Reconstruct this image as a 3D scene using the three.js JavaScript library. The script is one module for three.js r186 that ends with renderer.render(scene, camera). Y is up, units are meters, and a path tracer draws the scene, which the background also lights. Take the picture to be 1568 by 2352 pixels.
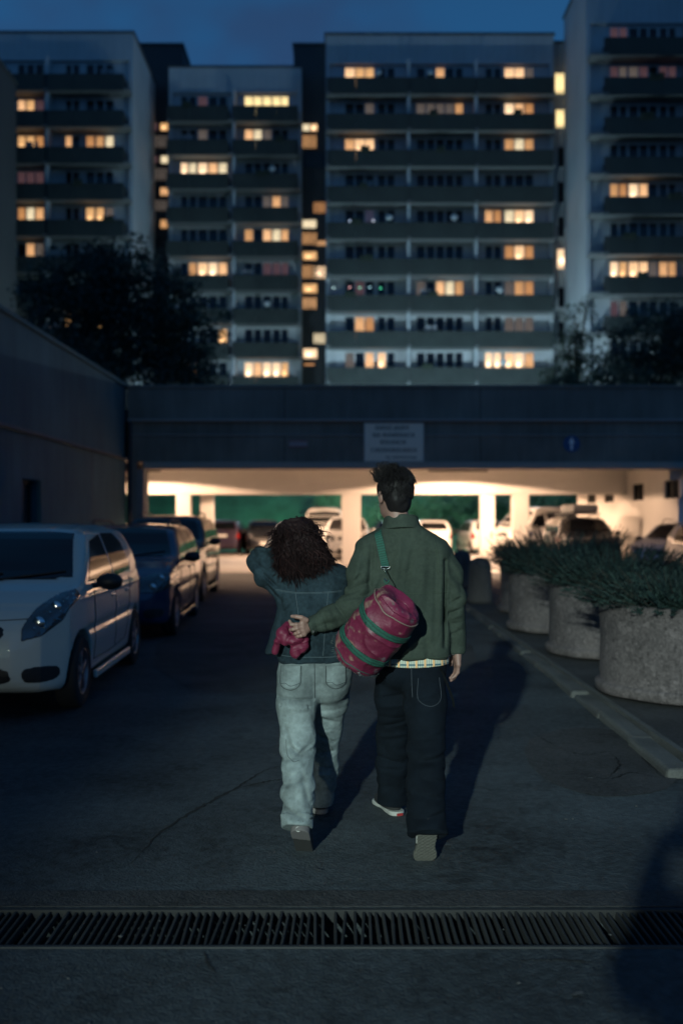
import * as THREE from 'three';
import { mergeGeometries, mergeVertices } from 'three/addons/utils/BufferGeometryUtils.js';
import { RoundedBoxGeometry } from 'three/addons/geometries/RoundedBoxGeometry.js';

// ---------------------------------------------------------------- camera, sky, lights, exposure
const scene = new THREE.Scene();
const V = (x, y, z) => new THREE.Vector3(x, y, z);
const EYE = 1.56;
const camera = new THREE.PerspectiveCamera(54.43, 682 / 1024, 0.1, 900);
camera.position.set(0, EYE, 0);
camera.lookAt(0, EYE, -10);
camera.setViewOffset(1568, 2352, 0, -16, 1568, 2352);          // lens shifted up a touch: upright lines stay upright
camera.focus = 4.85;
camera.userData.fStop = 1.35;
scene.add(camera);

const renderer = new THREE.WebGLRenderer({ antialias: true });
renderer.toneMapping = THREE.LinearToneMapping;
renderer.toneMappingExposure = 1;
renderer.shadowMap.enabled = true;

function lattice(ix, iy, iz, seed) {
  let h = Math.imul(ix, 374761393) ^ Math.imul(iy, 668265263) ^ Math.imul(iz, 2147483647) ^ Math.imul(seed, 1274126177);
  h = Math.imul(h ^ (h >>> 13), 1274126177); h ^= h >>> 16;
  return (h >>> 0) / 4294967296;
}
const fade = (t) => t * t * (3 - 2 * t);
function noise3(x, y, z, seed = 1) {                            // value noise, -1..1
  const ix = Math.floor(x), iy = Math.floor(y), iz = Math.floor(z), fx = fade(x - ix), fy = fade(y - iy), fz = fade(z - iz);
  let r = 0;
  for (let k = 0; k < 8; k++) {
    const a = k & 1, b = (k >> 1) & 1, c = k >> 2;
    r += (a ? fx : 1 - fx) * (b ? fy : 1 - fy) * (c ? fz : 1 - fz) * lattice(ix + a, iy + b, iz + c, seed);
  }
  return r * 2 - 1;
}
const fbm = (x, y, z, n = 4, seed = 1) => { let a = 0, s = 0.5; for (let i = 0; i < n; i++) { a += s * noise3(x, y, z, seed + i * 17); x *= 2.03; y *= 2.03; z *= 2.03; s *= 0.5; } return a; };
function tile2(u, v, per, seed, oct = 4) {                      // periodic fbm on 0..1, -1..1
  let a = 0, s = 0.5;
  for (let o = 0; o < oct; o++) {
    const x = u * per, y = v * per, ix = Math.floor(x), iy = Math.floor(y), fx = fade(x - ix), fy = fade(y - iy), m = (q) => ((q % per) + per) % per;
    const g = (i, j) => lattice(m(ix + i), m(iy + j), o, seed);
    a += s * ((g(0, 0) * (1 - fx) + g(1, 0) * fx) * (1 - fy) + (g(0, 1) * (1 - fx) + g(1, 1) * fx) * fy) * 2 - s;
    per *= 2; s *= 0.5;
  }
  return a;
}
function rng(seed) { let a = seed >>> 0; return () => { a = (a + 0x6d2b79f5) | 0; let t = Math.imul(a ^ (a >>> 15), 1 | a); t = (t + Math.imul(t ^ (t >>> 7), 61 | t)) ^ t; return ((t ^ (t >>> 14)) >>> 0) / 4294967296; }; }
const clamp = (x, a = 0, b = 1) => Math.min(b, Math.max(a, x)), mix = (a, b, t) => a + (b - a) * t, step01 = (a, b, x) => fade(clamp((x - a) / (b - a)));

// The dusk sky: deep blue, a little paler low down, thin violet-grey cloud.
{
  const w = 1024, h = 512, data = new Float32Array(w * h * 4);
  for (let j = 0; j < h; j++) {
    const el = ((j + 0.5) / h - 0.5) * Math.PI, s = Math.sin(el), c = Math.cos(el);
    for (let i = 0; i < w; i++) {
      const az = ((i + 0.5) / w) * 2 * Math.PI, x = c * Math.cos(az), z = c * Math.sin(az);
      const t = clamp(el / 0.95), low = Math.pow(1 - t, 1.6);
      let r = mix(0.0125, 0.022, low), g = mix(0.058, 0.128, low), b = mix(0.142, 0.335, low);
      const q = 1 / (Math.max(s, 0.02) + 0.35);
      const cl = step01(-0.2, 0.35, fbm(x * q * 5.5 + 4, 0.7, z * q * 7, 5, 5));
      r = mix(r, r * 1.25 + 0.003, cl * 0.75); g = mix(g, g * 0.64, cl * 0.75); b = mix(b, b * 0.62, cl * 0.75);
      const o = (j * w + i) * 4;
      data[o] = r; data[o + 1] = g; data[o + 2] = b; data[o + 3] = 1;
    }
  }
  const sky = new THREE.DataTexture(data, w, h, THREE.RGBAFormat, THREE.FloatType);
  sky.mapping = THREE.EquirectangularReflectionMapping; sky.magFilter = THREE.LinearFilter; sky.needsUpdate = true;
  scene.background = sky; scene.environment = sky;
}
// last glow of the set sun, behind the camera: almost nothing
const sun = new THREE.DirectionalLight(new THREE.Color(1, 0.8, 0.7), 0.004);
sun.position.set(-20, 12, 60); sun.castShadow = true; sun.shadow.radius = 30;
scene.add(sun, sun.target);
// lights that the place has: position, colour, candela (their fittings are built further down)
const FLOOD = { at: [-5.2, 7.2, 18.0], to: [1.35, 0, -8.6], cd: 2350, angle: 0.104, color: [0.78, 1.0, 0.92] };
const GARAGE = [[3.55, 3.16, -30.6], [-6.4, 3.16, -30.6], [5.0, 3.16, -35.8], [-2.2, 3.16, -39.8], [5.0, 3.16, -40.4]];

// ---------------------------------------------------------------- naming, grouping
const taken = {};
function numbered(name) { const n = taken[name] = (taken[name] ?? -1) + 1; return n ? `${name}_${String(n).padStart(3, '0')}` : name; }
function tag(o, label, category, group, kind) {
  if (label) o.userData.label = label;
  if (category) o.userData.category = category;
  if (group) o.userData.group = group;
  if (kind) o.userData.kind = kind;
  return o;
}
function thing(name, label, category, pos = [0, 0, 0], turn = 0, group) {
  const o = new THREE.Group(); o.name = numbered(name); o.position.set(...pos); o.rotation.y = turn; scene.add(o);
  return tag(o, label, category, group);
}
function part(name, geo, mat, parent = scene, label) {
  if (Array.isArray(geo)) geo = merge(geo);
  const m = new THREE.Mesh(geo, mat); m.name = numbered(name); m.castShadow = m.receiveShadow = true; parent.add(m);
  if (label) m.userData.label = label;
  return m;
}
const struct = (name, geo, mat, label, category) => tag(part(name, geo, mat), label, category, null, 'structure');
function pass(o, label, pos, turn) {                              // one more of a thing
  const c = o.clone(); c.name = numbered(o.name.replace(/_\d{3}$/, '')); scene.add(c);
  c.traverse((m) => { if (m !== c) m.name = numbered(m.name.replace(/_\d{3}$/, '')); });
  if (label) c.userData.label = label;
  if (pos) c.position.set(...pos);
  if (turn !== undefined) c.rotation.y = turn;
  return c;
}
// ---------------------------------------------------------------- geometry helpers
function merge(list) {
  const a = list.filter(Boolean).map((g) => { g = g.index ? g.toNonIndexed() : g; for (const k of Object.keys(g.attributes)) if (!['position', 'normal', 'uv', 'color'].includes(k)) g.deleteAttribute(k); return g; });
  const col = a.some((g) => g.attributes.color);
  for (const g of a) {
    if (!g.attributes.uv) g.setAttribute('uv', new THREE.BufferAttribute(new Float32Array(g.attributes.position.count * 2), 2));
    if (col && !g.attributes.color) g.setAttribute('color', new THREE.BufferAttribute(new Float32Array(g.attributes.position.count * 3).fill(1), 3));
  }
  return a.length === 1 ? a[0] : mergeGeometries(a);
}
function metric(g) {                                              // uv in metres by the face's main direction
  const p = g.attributes.position, n = g.attributes.normal, uv = new Float32Array(p.count * 2);
  for (let i = 0; i < p.count; i++) {
    const ax = Math.abs(n.getX(i)), ay = Math.abs(n.getY(i)), az = Math.abs(n.getZ(i));
    const [u, v] = ax > ay && ax > az ? [p.getZ(i), p.getY(i)] : ay > az ? [p.getX(i), p.getZ(i)] : [p.getX(i), p.getY(i)];
    uv[2 * i] = u; uv[2 * i + 1] = v;
  }
  g.setAttribute('uv', new THREE.BufferAttribute(uv, 2));
  return g;
}
const box = (x0, x1, y0, y1, z0, z1) => metric(new THREE.BoxGeometry(x1 - x0, y1 - y0, z1 - z0).translate((x0 + x1) / 2, (y0 + y1) / 2, (z0 + z1) / 2));
const rbox = (x0, x1, y0, y1, z0, z1, r = 0.02, s = 2) => metric(new RoundedBoxGeometry(x1 - x0, y1 - y0, z1 - z0, s, r).translate((x0 + x1) / 2, (y0 + y1) / 2, (z0 + z1) / 2));
const cyl = (r0, r1, h, x, y, z, seg = 16, axis = 'y') => { const g = new THREE.CylinderGeometry(r1, r0, h, seg); if (axis === 'x') g.rotateZ(-Math.PI / 2); if (axis === 'z') g.rotateX(Math.PI / 2); return g.translate(x, y, z); };
const tube = (pts, r, seg = 6, n) => new THREE.TubeGeometry(new THREE.CatmullRomCurve3(pts.map((p) => (p.isVector3 ? p : V(...p)))), n ?? Math.max(4, pts.length * 4), r, seg, false);
const lathe = (pts, seg = 40) => new THREE.LatheGeometry(pts.map(([x, y]) => new THREE.Vector2(x, y)), seg);
const F = 2287, CX = 784, HY = 1192;
const PX = (x, d) => ((x - CX) / F) * d, PY = (y, d) => EYE - ((y - HY) / F) * d;

// Signed-distance modelling: f(x, y, z) < 0 inside; naive surface nets, vertices drawn onto the surface, smooth normals.
function netMesh(f, lo, hi, cell, opt = {}) {
  const nx = Math.ceil((hi[0] - lo[0]) / cell) + 1, ny = Math.ceil((hi[1] - lo[1]) / cell) + 1, nz = Math.ceil((hi[2] - lo[2]) / cell) + 1;
  const val = new Float32Array(nx * ny * nz), B = 6, lip = opt.lip ?? 1.35;
  for (let bz = 0; bz < nz; bz += B) for (let by = 0; by < ny; by += B) for (let bx = 0; bx < nx; bx += B) {
    const c = f(lo[0] + (bx + B / 2) * cell, lo[1] + (by + B / 2) * cell, lo[2] + (bz + B / 2) * cell);
    const far = Math.abs(c) > (B / 2 + 1) * cell * 1.74 * lip;
    for (let z = bz; z < Math.min(bz + B, nz); z++) for (let y = by; y < Math.min(by + B, ny); y++) for (let x = bx; x < Math.min(bx + B, nx); x++)
      val[x + nx * (y + ny * z)] = far ? c : f(lo[0] + x * cell, lo[1] + y * cell, lo[2] + z * cell);
  }
  const id = new Int32Array(nx * ny * nz).fill(-1), pos = [], idx = [];
  const at = (x, y, z) => x + nx * (y + ny * z);
  for (let z = 0; z < nz - 1; z++) for (let y = 0; y < ny - 1; y++) for (let x = 0; x < nx - 1; x++) {
    let mask = 0;
    const g = [];
    for (let k = 0; k < 8; k++) { const v = val[at(x + (k & 1), y + ((k >> 1) & 1), z + (k >> 2))]; g.push(v); if (v < 0) mask |= 1 << k; }
    if (mask === 0 || mask === 255) continue;
    let n = 0, sx = 0, sy = 0, sz = 0;
    for (let k = 0; k < 8; k++) for (const b of [1, 2, 4]) {
      if (k & b) continue;
      const l = k | b; if ((g[k] < 0) === (g[l] < 0)) continue;
      const t = g[k] / (g[k] - g[l]);
      sx += (k & 1) + (b === 1 ? t : 0); sy += ((k >> 1) & 1) + (b === 2 ? t : 0); sz += (k >> 2) + (b === 4 ? t : 0); n++;
    }
    id[at(x, y, z)] = pos.length / 3;
    pos.push(lo[0] + (x + sx / n) * cell, lo[1] + (y + sy / n) * cell, lo[2] + (z + sz / n) * cell);
  }
  const nor = new Float32Array(pos.length), e = cell * (opt.soft ?? 0.5);
  for (let i = 0; i < pos.length; i += 3) {
    for (let it = 0; it < 2; it++) {
      const x = pos[i], y = pos[i + 1], z = pos[i + 2];
      const gx = f(x + e, y, z) - f(x - e, y, z), gy = f(x, y + e, z) - f(x, y - e, z), gz = f(x, y, z + e) - f(x, y, z - e), l = Math.hypot(gx, gy, gz) || 1;
      nor[i] = gx / l; nor[i + 1] = gy / l; nor[i + 2] = gz / l;
      if (it === 0) { const d = clamp(f(x, y, z), -cell * 0.4, cell * 0.4) * 0.8; pos[i] -= nor[i] * d; pos[i + 1] -= nor[i + 1] * d; pos[i + 2] -= nor[i + 2] * d; }
    }
  }
  const tri = (a, b, c) => {
    const ux = pos[3 * b] - pos[3 * a], uy = pos[3 * b + 1] - pos[3 * a + 1], uz = pos[3 * b + 2] - pos[3 * a + 2], vx = pos[3 * c] - pos[3 * a], vy = pos[3 * c + 1] - pos[3 * a + 1], vz = pos[3 * c + 2] - pos[3 * a + 2];
    const X = uy * vz - uz * vy, Y = uz * vx - ux * vz, Z = ux * vy - uy * vx;
    const d = X * (nor[3 * a] + nor[3 * b] + nor[3 * c]) + Y * (nor[3 * a + 1] + nor[3 * b + 1] + nor[3 * c + 1]) + Z * (nor[3 * a + 2] + nor[3 * b + 2] + nor[3 * c + 2]);
    d >= 0 ? idx.push(a, b, c) : idx.push(a, c, b);
  };
  for (let z = 1; z < nz - 1; z++) for (let y = 1; y < ny - 1; y++) for (let x = 1; x < nx - 1; x++) {
    const s = val[at(x, y, z)] < 0;
    const quad = (q) => { const [a, b, c, d] = q.map((k) => id[k]); if (a < 0 || b < 0 || c < 0 || d < 0) return; tri(a, b, c); tri(a, c, d); };
    if (s !== val[at(x + 1, y, z)] < 0) quad([at(x, y - 1, z - 1), at(x, y, z - 1), at(x, y, z), at(x, y - 1, z)]);
    if (s !== val[at(x, y + 1, z)] < 0) quad([at(x - 1, y, z - 1), at(x, y, z - 1), at(x, y, z), at(x - 1, y, z)]);
    if (s !== val[at(x, y, z + 1)] < 0) quad([at(x - 1, y - 1, z), at(x, y - 1, z), at(x, y, z), at(x - 1, y, z)]);
  }
  const geo = new THREE.BufferGeometry(), n = pos.length / 3, uv = new Float32Array(n * 2);
  geo.setAttribute('position', new THREE.BufferAttribute(new Float32Array(pos), 3));
  geo.setAttribute('normal', new THREE.BufferAttribute(nor, 3));
  for (let i = 0; i < n; i++) {
    const [x, y, z] = [pos[3 * i], pos[3 * i + 1], pos[3 * i + 2]];
    const q = opt.uv ? opt.uv(x, y, z) : Math.abs(nor[3 * i]) > Math.abs(nor[3 * i + 2]) + 0.25 ? [z, y] : [x, y];
    uv[2 * i] = q[0]; uv[2 * i + 1] = q[1];
  }
  geo.setAttribute('uv', new THREE.BufferAttribute(uv, 2));
  if (opt.color) {
    const c = new Float32Array(n * 3);
    for (let i = 0; i < n; i++) c.set(opt.color(pos[3 * i], pos[3 * i + 1], pos[3 * i + 2], nor[3 * i], nor[3 * i + 1], nor[3 * i + 2]), 3 * i);
    geo.setAttribute('color', new THREE.BufferAttribute(c, 3));
  }
  geo.setIndex(idx);
  return geo;
}
const smin = (a, b, k) => { const h = Math.max(k - Math.abs(a - b), 0) / k; return Math.min(a, b) - h * h * k * 0.25; };
const smax = (a, b, k) => { const h = Math.max(k - Math.abs(a - b), 0) / k; return Math.max(a, b) + h * h * k * 0.25; };
function capsule(a, b, ra, rb) {                                  // tapered; returns f(x, y, z)
  const [ax, ay, az] = a, dx = b[0] - ax, dy = b[1] - ay, dz = b[2] - az, l2 = dx * dx + dy * dy + dz * dz || 1e-9;
  return (x, y, z) => { const px = x - ax, py = y - ay, pz = z - az, t = clamp((px * dx + py * dy + pz * dz) / l2); return Math.hypot(px - dx * t, py - dy * t, pz - dz * t) - mix(ra, rb, t); };
}
const ellip = (c, r) => (x, y, z) => { const a = (x - c[0]) / r[0], b = (y - c[1]) / r[1], d = (z - c[2]) / r[2], k = Math.hypot(a, b, d), m = Math.hypot(a / r[0], b / r[1], d / r[2]) || 1e-9; return (k * (k - 1)) / m; };
function polySDF(pts) {                                           // signed distance to a 2-D polygon
  const n = pts.length, X = pts.map((p) => p[0]), Y = pts.map((p) => p[1]);
  return (x, y) => {
    let d = 1e9, s = 1;
    for (let i = 0, j = n - 1; i < n; j = i++) {
      const ex = X[j] - X[i], ey = Y[j] - Y[i], wx = x - X[i], wy = y - Y[i], t = clamp((wx * ex + wy * ey) / (ex * ex + ey * ey)), bx = wx - ex * t, by = wy - ey * t;
      d = Math.min(d, bx * bx + by * by);
      const c1 = y >= Y[i], c2 = y < Y[j], c3 = ex * wy > ey * wx;
      if ((c1 && c2 && c3) || (!c1 && !c2 && !c3)) s = -s;
    }
    return s * Math.sqrt(d);
  };
}
const spline = (pts, n = 4, closed = true) => { const c = new THREE.CatmullRomCurve3(pts.map(([x, y]) => V(x, y, 0)), closed, 'centripetal'); return c.getPoints(pts.length * n).slice(0, closed ? -1 : undefined).map((p) => [p.x, p.y]); };

// ---------------------------------------------------------------- procedural textures and materials
function tex(n, fn, srgb, rep = 1) {                              // fn(u, v) -> [r, g, b] 0..1 (sRGB values when srgb)
  const m = n.length ? n : [n, n], d = new Uint8Array(m[0] * m[1] * 4);
  for (let j = 0; j < m[1]; j++) for (let i = 0; i < m[0]; i++) {
    const c = fn((i + 0.5) / m[0], (j + 0.5) / m[1]), o = (j * m[0] + i) * 4;
    for (let k = 0; k < 3; k++) d[o + k] = clamp(c.length ? c[k] : c) * 255;
    d[o + 3] = 255;
  }
  const t = new THREE.DataTexture(d, m[0], m[1]); t.wrapS = t.wrapT = THREE.RepeatWrapping; t.magFilter = THREE.LinearFilter; t.minFilter = THREE.LinearMipmapLinearFilter; t.generateMipmaps = true;
  if (srgb) t.colorSpace = THREE.SRGBColorSpace;
  t.repeat.set(...(rep.length ? rep : [rep, rep])); t.needsUpdate = true;
  return t;
}
const lin2s = (c) => (c <= 0.0031308 ? c * 12.92 : 1.055 * Math.pow(c, 1 / 2.4) - 0.055);
const tone = (rgb, k) => rgb.map((c) => lin2s(clamp(c * k)));
const std = (rgb, roughness = 0.8, more = {}) => new THREE.MeshStandardMaterial({ color: new THREE.Color().setRGB(...rgb), roughness, metalness: 0, side: THREE.DoubleSide, ...more });
const phys = (rgb, roughness, more = {}) => new THREE.MeshPhysicalMaterial({ color: new THREE.Color().setRGB(...rgb), roughness, metalness: 0, side: THREE.DoubleSide, ...more });
const M = {};
{
  const grain = tex(512, (u, v) => 0.5 + 0.5 * tile2(u, v, 64, 3, 3), false, 1 / 0.6);
  M.grain = grain;
  const as = (u, v) => { const a = tile2(u, v, 5, 21, 5), b = tile2(u, v, 120, 22, 2), s = tile2(u, v, 13, 23, 3); return 1 + 0.7 * a + 0.6 * b + (s > 0.34 ? -0.25 : 0); };
  M.asphalt = std([1, 1, 1], 0.82, { map: tex(1024, (u, v) => tone([0.043, 0.053, 0.059], as(u, v)), true, 1 / 3.3), bumpMap: grain, bumpScale: 0.006 });
  M.asphaltOld = std([1, 1, 1], 0.86, { map: tex(512, (u, v) => tone([0.04, 0.04, 0.041], as(u + 0.3, v)), true, 1 / 2.1), bumpMap: grain, bumpScale: 0.007 });
  const cn = (u, v) => 1 + 0.4 * tile2(u, v, 4, 31, 5) + 0.22 * tile2(u, v, 60, 32, 2);
  M.concrete = std([1, 1, 1], 0.9, { map: tex(512, (u, v) => tone([0.2, 0.2, 0.195], cn(u, v)), true, 1 / 2.7), bumpMap: grain, bumpScale: 0.004 });
  M.kerb = std([1, 1, 1], 0.9, { map: tex(256, (u, v) => tone([0.095, 0.097, 0.094], cn(u, v)), true, 1 / 1.1), bumpMap: grain, bumpScale: 0.006 });
  const streak = (u, v) => { const st = tile2(u, v * 0.12 % 1, 40, 41, 3); return 1 + 0.3 * tile2(u, v, 5, 42, 5) + 0.2 * st; };
  M.wallDark = std([1, 1, 1], 0.92, { map: tex(1024, (u, v) => tone([0.058, 0.125, 0.14], streak(u, v)), true, 1 / 6), bumpMap: grain, bumpScale: 0.004 });  // teal in the base colour offsets the warm garage light
  M.beamDark = std([1, 1, 1], 0.92, { map: tex(1024, (u, v) => tone([0.19, 0.185, 0.165], streak(u, v)), true, 1 / 7), bumpMap: grain, bumpScale: 0.004 });
  M.beamSoil = std([1, 1, 1], 0.92, { map: tex(512, (u, v) => tone([0.2, 0.19, 0.165], streak(u, v)), true, 1 / 5), bumpMap: grain, bumpScale: 0.004 });
  M.ledge = std([1, 1, 1], 0.85, { map: tex(256, (u, v) => tone([0.1, 0.11, 0.115], cn(u, v)), true, 1 / 2) });
  M.whiteWash = std([1, 1, 1], 0.85, { map: tex(512, (u, v) => tone([0.72, 0.70, 0.66], 1 + 0.1 * tile2(u, v, 4, 51, 4)), true, 1 / 4) });
  M.garageFloor = std([1, 1, 1], 0.65, { map: tex(512, (u, v) => tone([0.26, 0.25, 0.24], cn(u, v)), true, 1 / 5) });
  M.facade = std([1, 1, 1], 0.9, { map: tex(512, (u, v) => tone([0.52, 0.53, 0.54], 1 + 0.18 * tile2(u, v, 3, 61, 5) + 0.08 * tile2(u, v * 0.1, 40, 62, 2)), true, 1 / 9) });
  M.facadeGrey = std([1, 1, 1], 0.9, { map: tex(256, (u, v) => tone([0.07, 0.072, 0.075], 1 + 0.2 * tile2(u, v, 3, 63, 5)), true, 1 / 8) });
  M.balcony = std([1, 1, 1], 0.85, { map: tex(256, (u, v) => tone([0.04, 0.048, 0.045], 1 + 0.25 * tile2(u, v, 4, 64, 4)), true, 1 / 3) });
  M.balcony2 = std([0.05, 0.056, 0.055], 0.85); M.slab = std([0.2, 0.205, 0.21], 0.9);
  M.frame = std([0.62, 0.62, 0.6], 0.5);
  M.glassDark = std([0.012, 0.014, 0.018], 0.07);
  M.metalDark = std([0.035, 0.037, 0.04], 0.55, { metalness: 0.4 });
  M.steel = std([0.45, 0.45, 0.45], 0.35, { metalness: 0.9 });
  M.black = std([0.012, 0.012, 0.013], 0.55);
  M.rubber = std([0.018, 0.018, 0.018], 0.85);
  // what shows in lit windows: curtains in soft folds, a bright lamp, a dark sill line
  const lit = (rgb, k, seed, lamp) => {
    const t = tex([64, 96], (u, v) => {
      const fold = 0.74 + 0.26 * Math.sin(u * 40 + 3 * tile2(u, v, 3, seed, 2)), shade = 0.55 + 0.45 * step01(0, 0.35, v) - 0.22 * step01(0.6, 1, v) + 0.25 * tile2(u, v, 3, seed + 1, 3);
      const gl = lamp ? 1.6 * Math.exp(-((u - 0.4) ** 2 + ((v - 0.42) * 1.4) ** 2) * 26) : 0;
      const q = (fold * shade + gl) * 0.5;
      return [lin2s(clamp(q)), lin2s(clamp(q * (0.97 + 0.03 * gl))), lin2s(clamp(q * (0.92 + 0.1 * gl)))];
    }, true);
    t.wrapS = t.wrapT = THREE.ClampToEdgeWrapping;
    return std([0.05, 0.05, 0.05], 0.2, { emissive: new THREE.Color().setRGB(...rgb), emissiveIntensity: k * 2, emissiveMap: t });
  };
  M.lit = {
    o: [lit([1, 0.52, 0.22], 0.85, 71), lit([1, 0.54, 0.25], 1.1, 72), lit([1, 0.47, 0.18], 0.7, 77)],
    O: [lit([1, 0.62, 0.34], 1.7, 73, true), lit([1, 0.57, 0.29], 1.45, 74), lit([1, 0.7, 0.44], 1.8, 78, true), lit([1, 0.84, 0.56], 1.3, 82), lit([1, 0.56, 0.24], 1.2, 83, true)],
    y: [lit([1, 0.78, 0.38], 1.9, 79)],
    d: [lit([0.75, 0.62, 0.55], 0.2, 75)], p: [lit([0.8, 0.42, 0.5], 0.12, 76)], b: [lit([0.45, 0.45, 0.85], 0.09, 80)],
  };
}
// ---------------------------------------------------------------- ground, road, drain, kerb, pavement
struct('ground', metric(new THREE.PlaneGeometry(900, 900, 1, 1).rotateX(-Math.PI / 2).translate(0, -0.42, -100)), M.asphaltOld, 'dark open ground stretching to the horizon', 'ground');
const DZ0 = -3.63, DZ1 = -3.97;                                  // the drain channel runs across the road
{
  const road = struct('road', merge([box(-6.05, 30, -0.4, 0, DZ0, 30), box(-6.05, 30, -0.4, 0, -28.9, DZ1), box(-6.05, 30, -0.4, -0.16, DZ1, DZ0)]), M.asphalt, 'dark worn asphalt driveway leading under the parking deck', 'road');
  const r = rng(11), ribbon = (pts, w, y = 0.004) => {            // a crack: a thin uneven strip with depth of its own
    const c = new THREE.CatmullRomCurve3(pts.map(([x, z]) => V(x, y, z))), n = pts.length * 9, pos = [], idx = [];
    for (let i = 0; i <= n; i++) {
      const p = c.getPoint(i / n), t = c.getTangent(i / n), k = w * (0.35 + 0.9 * r()) * Math.sin(Math.PI * clamp(i / n, 0.04, 0.96)), j = (r() - 0.5) * w * 1.6;
      pos.push(p.x - t.z * (k + j), y, p.z + t.x * (k + j), p.x + t.z * (k - j), y, p.z - t.x * (k - j));
      if (i) { const a = 2 * i; idx.push(a - 2, a - 1, a, a - 1, a + 1, a); }
    }
    const g = new THREE.BufferGeometry(); g.setAttribute('position', new THREE.Float32BufferAttribute(pos, 3)); g.setIndex(idx); g.computeVertexNormals();
    return g;
  };
  const G = (x, y) => { const d = (F * EYE) / (y - HY); return [((x - CX) / F) * d, -d]; };
  const crack = std([0.012, 0.012, 0.013], 1);
  const lines = [[[300, 1985], [380, 1905], [470, 1850], [540, 1812], [600, 1775], [655, 1755]], [[545, 1812], [620, 1795], [660, 1790]], [[560, 1588], [650, 1580]],
    [[1290, 1722], [1340, 1735], [1400, 1728], [1470, 1742]], [[1330, 1780], [1395, 1790], [1450, 1776], [1530, 1792]], [[1400, 1728], [1420, 1760], [1395, 1790]], [[1500, 1700], [1480, 1745], [1530, 1792]], [[1230, 1690], [1290, 1722]],
    [[700, 2058], [830, 2052], [980, 2066], [1180, 2058]], [[500, 2062], [600, 2070], [720, 2062]], [[1150, 2210], [1290, 2206], [1390, 2216]], [[470, 2185], [478, 2215], [500, 2240]]];
  part('crack', merge(lines.map((l, i) => ribbon(l.map((p) => G(...p)), i > 7 ? 0.006 : 0.012))), crack, road);
  // darker repair patches, laid a few millimetres proud
  const patch = (pts, y) => { const s = new THREE.Shape(spline(pts.map((p) => { const [x, z] = G(...p); return [x, -z]; }), 3).map(([x, y]) => new THREE.Vector2(x, y))); return metric(new THREE.ShapeGeometry(s).rotateX(-Math.PI / 2).translate(0, y, 0)); };
  part('repair_patch', patch([[1215, 1700], [1330, 1672], [1470, 1690], [1545, 1750], [1530, 1812], [1380, 1830], [1250, 1790]], 0.004), M.asphaltOld, road, 'darker cracked patch of asphalt beside the kerb');
  part('repair_patch', patch([[420, 1452], [640, 1440], [900, 1446], [1040, 1460], [1040, 1560], [700, 1592], [430, 1580]], 0.004), M.asphaltOld, road);
  part('repair_patch', metric(box(-3.2, 2.6, 0.002, 0.0045, DZ1 - 0.2, DZ1 - 0.03)), M.asphaltOld, road);
  // small stones and scraps on the asphalt
  const bits = []; for (let i = 0; i < 90; i++) { const x = -1.5 + r() * 4, z = -2.4 - r() * 8, s = 0.002 + r() * 0.004; bits.push(new THREE.IcosahedronGeometry(s, 0).scale(1 + r(), 0.6, 1 + r()).rotateY(r() * 6).translate(x, s * 0.4, z)); }
  for (let i = 0; i < 26; i++) { const x = -2 + r() * 5, z = -2.6 - r() * 11, s = 0.012 + r() * 0.016, a = r() * 6; const q = new THREE.CircleGeometry(s, 7).scale(1, 0.55, 1), p = q.attributes.position; for (let k = 0; k < p.count; k++) p.setZ(k, (r() - 0.3) * 0.008); bits.push(q.rotateX(-Math.PI / 2).rotateY(a).translate(x, 0.007, z)); }
  tag(part('gravel', merge(bits), std([0.09, 0.09, 0.09], 0.9)), 'loose grit and tiny stones scattered on the asphalt', 'gravel', null, 'stuff');
}
{
  const d = thing('drain_grate', 'long steel drain grate with worn uneven bars across the driveway', 'drain', [0, 0, 0]);
  part('rail', [rbox(-3.2, 2.9, -0.05, 0.006, DZ0 - 0.006, DZ0 + 0.016, 0.004), ], std([0.03, 0.032, 0.034], 0.65), d, 'thin bright steel edge of the drain');
  part('rail', [rbox(-3.2, 2.9, -0.05, 0.003, DZ1 - 0.016, DZ1 + 0.006, 0.004)], std([0.02, 0.021, 0.022], 0.8), d);
  const bar = metric(new RoundedBoxGeometry(0.011, 0.03, 0.33, 1, 0.003)), r = rng(5), bm = [std([0.022, 0.023, 0.024], 0.85), std([0.016, 0.017, 0.018], 0.85), std([0.032, 0.032, 0.032], 0.8)];
  for (let x = -3.1; x < 2.8; x += 0.029 + (r() < 0.06 ? 0.02 * r() : 0)) {
    const b = part('bar', bar, bm[Math.floor(r() * 3)], d), bent = x > -0.75 && x < 0.2 ? 0.10 : 0.025;
    b.position.set(x, -0.016 - r() * 0.006, (DZ0 + DZ1) / 2); b.rotation.set((r() - 0.5) * 0.02, (r() - 0.5) * bent, (r() - 0.5) * 0.2);
  }
  part('channel', [box(-3.2, 2.9, -0.155, -0.15, DZ1, DZ0), ], M.black, d);
}
const kerbX = (d) => 1.99 + (d - 5.97) * 0.0152;
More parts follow.
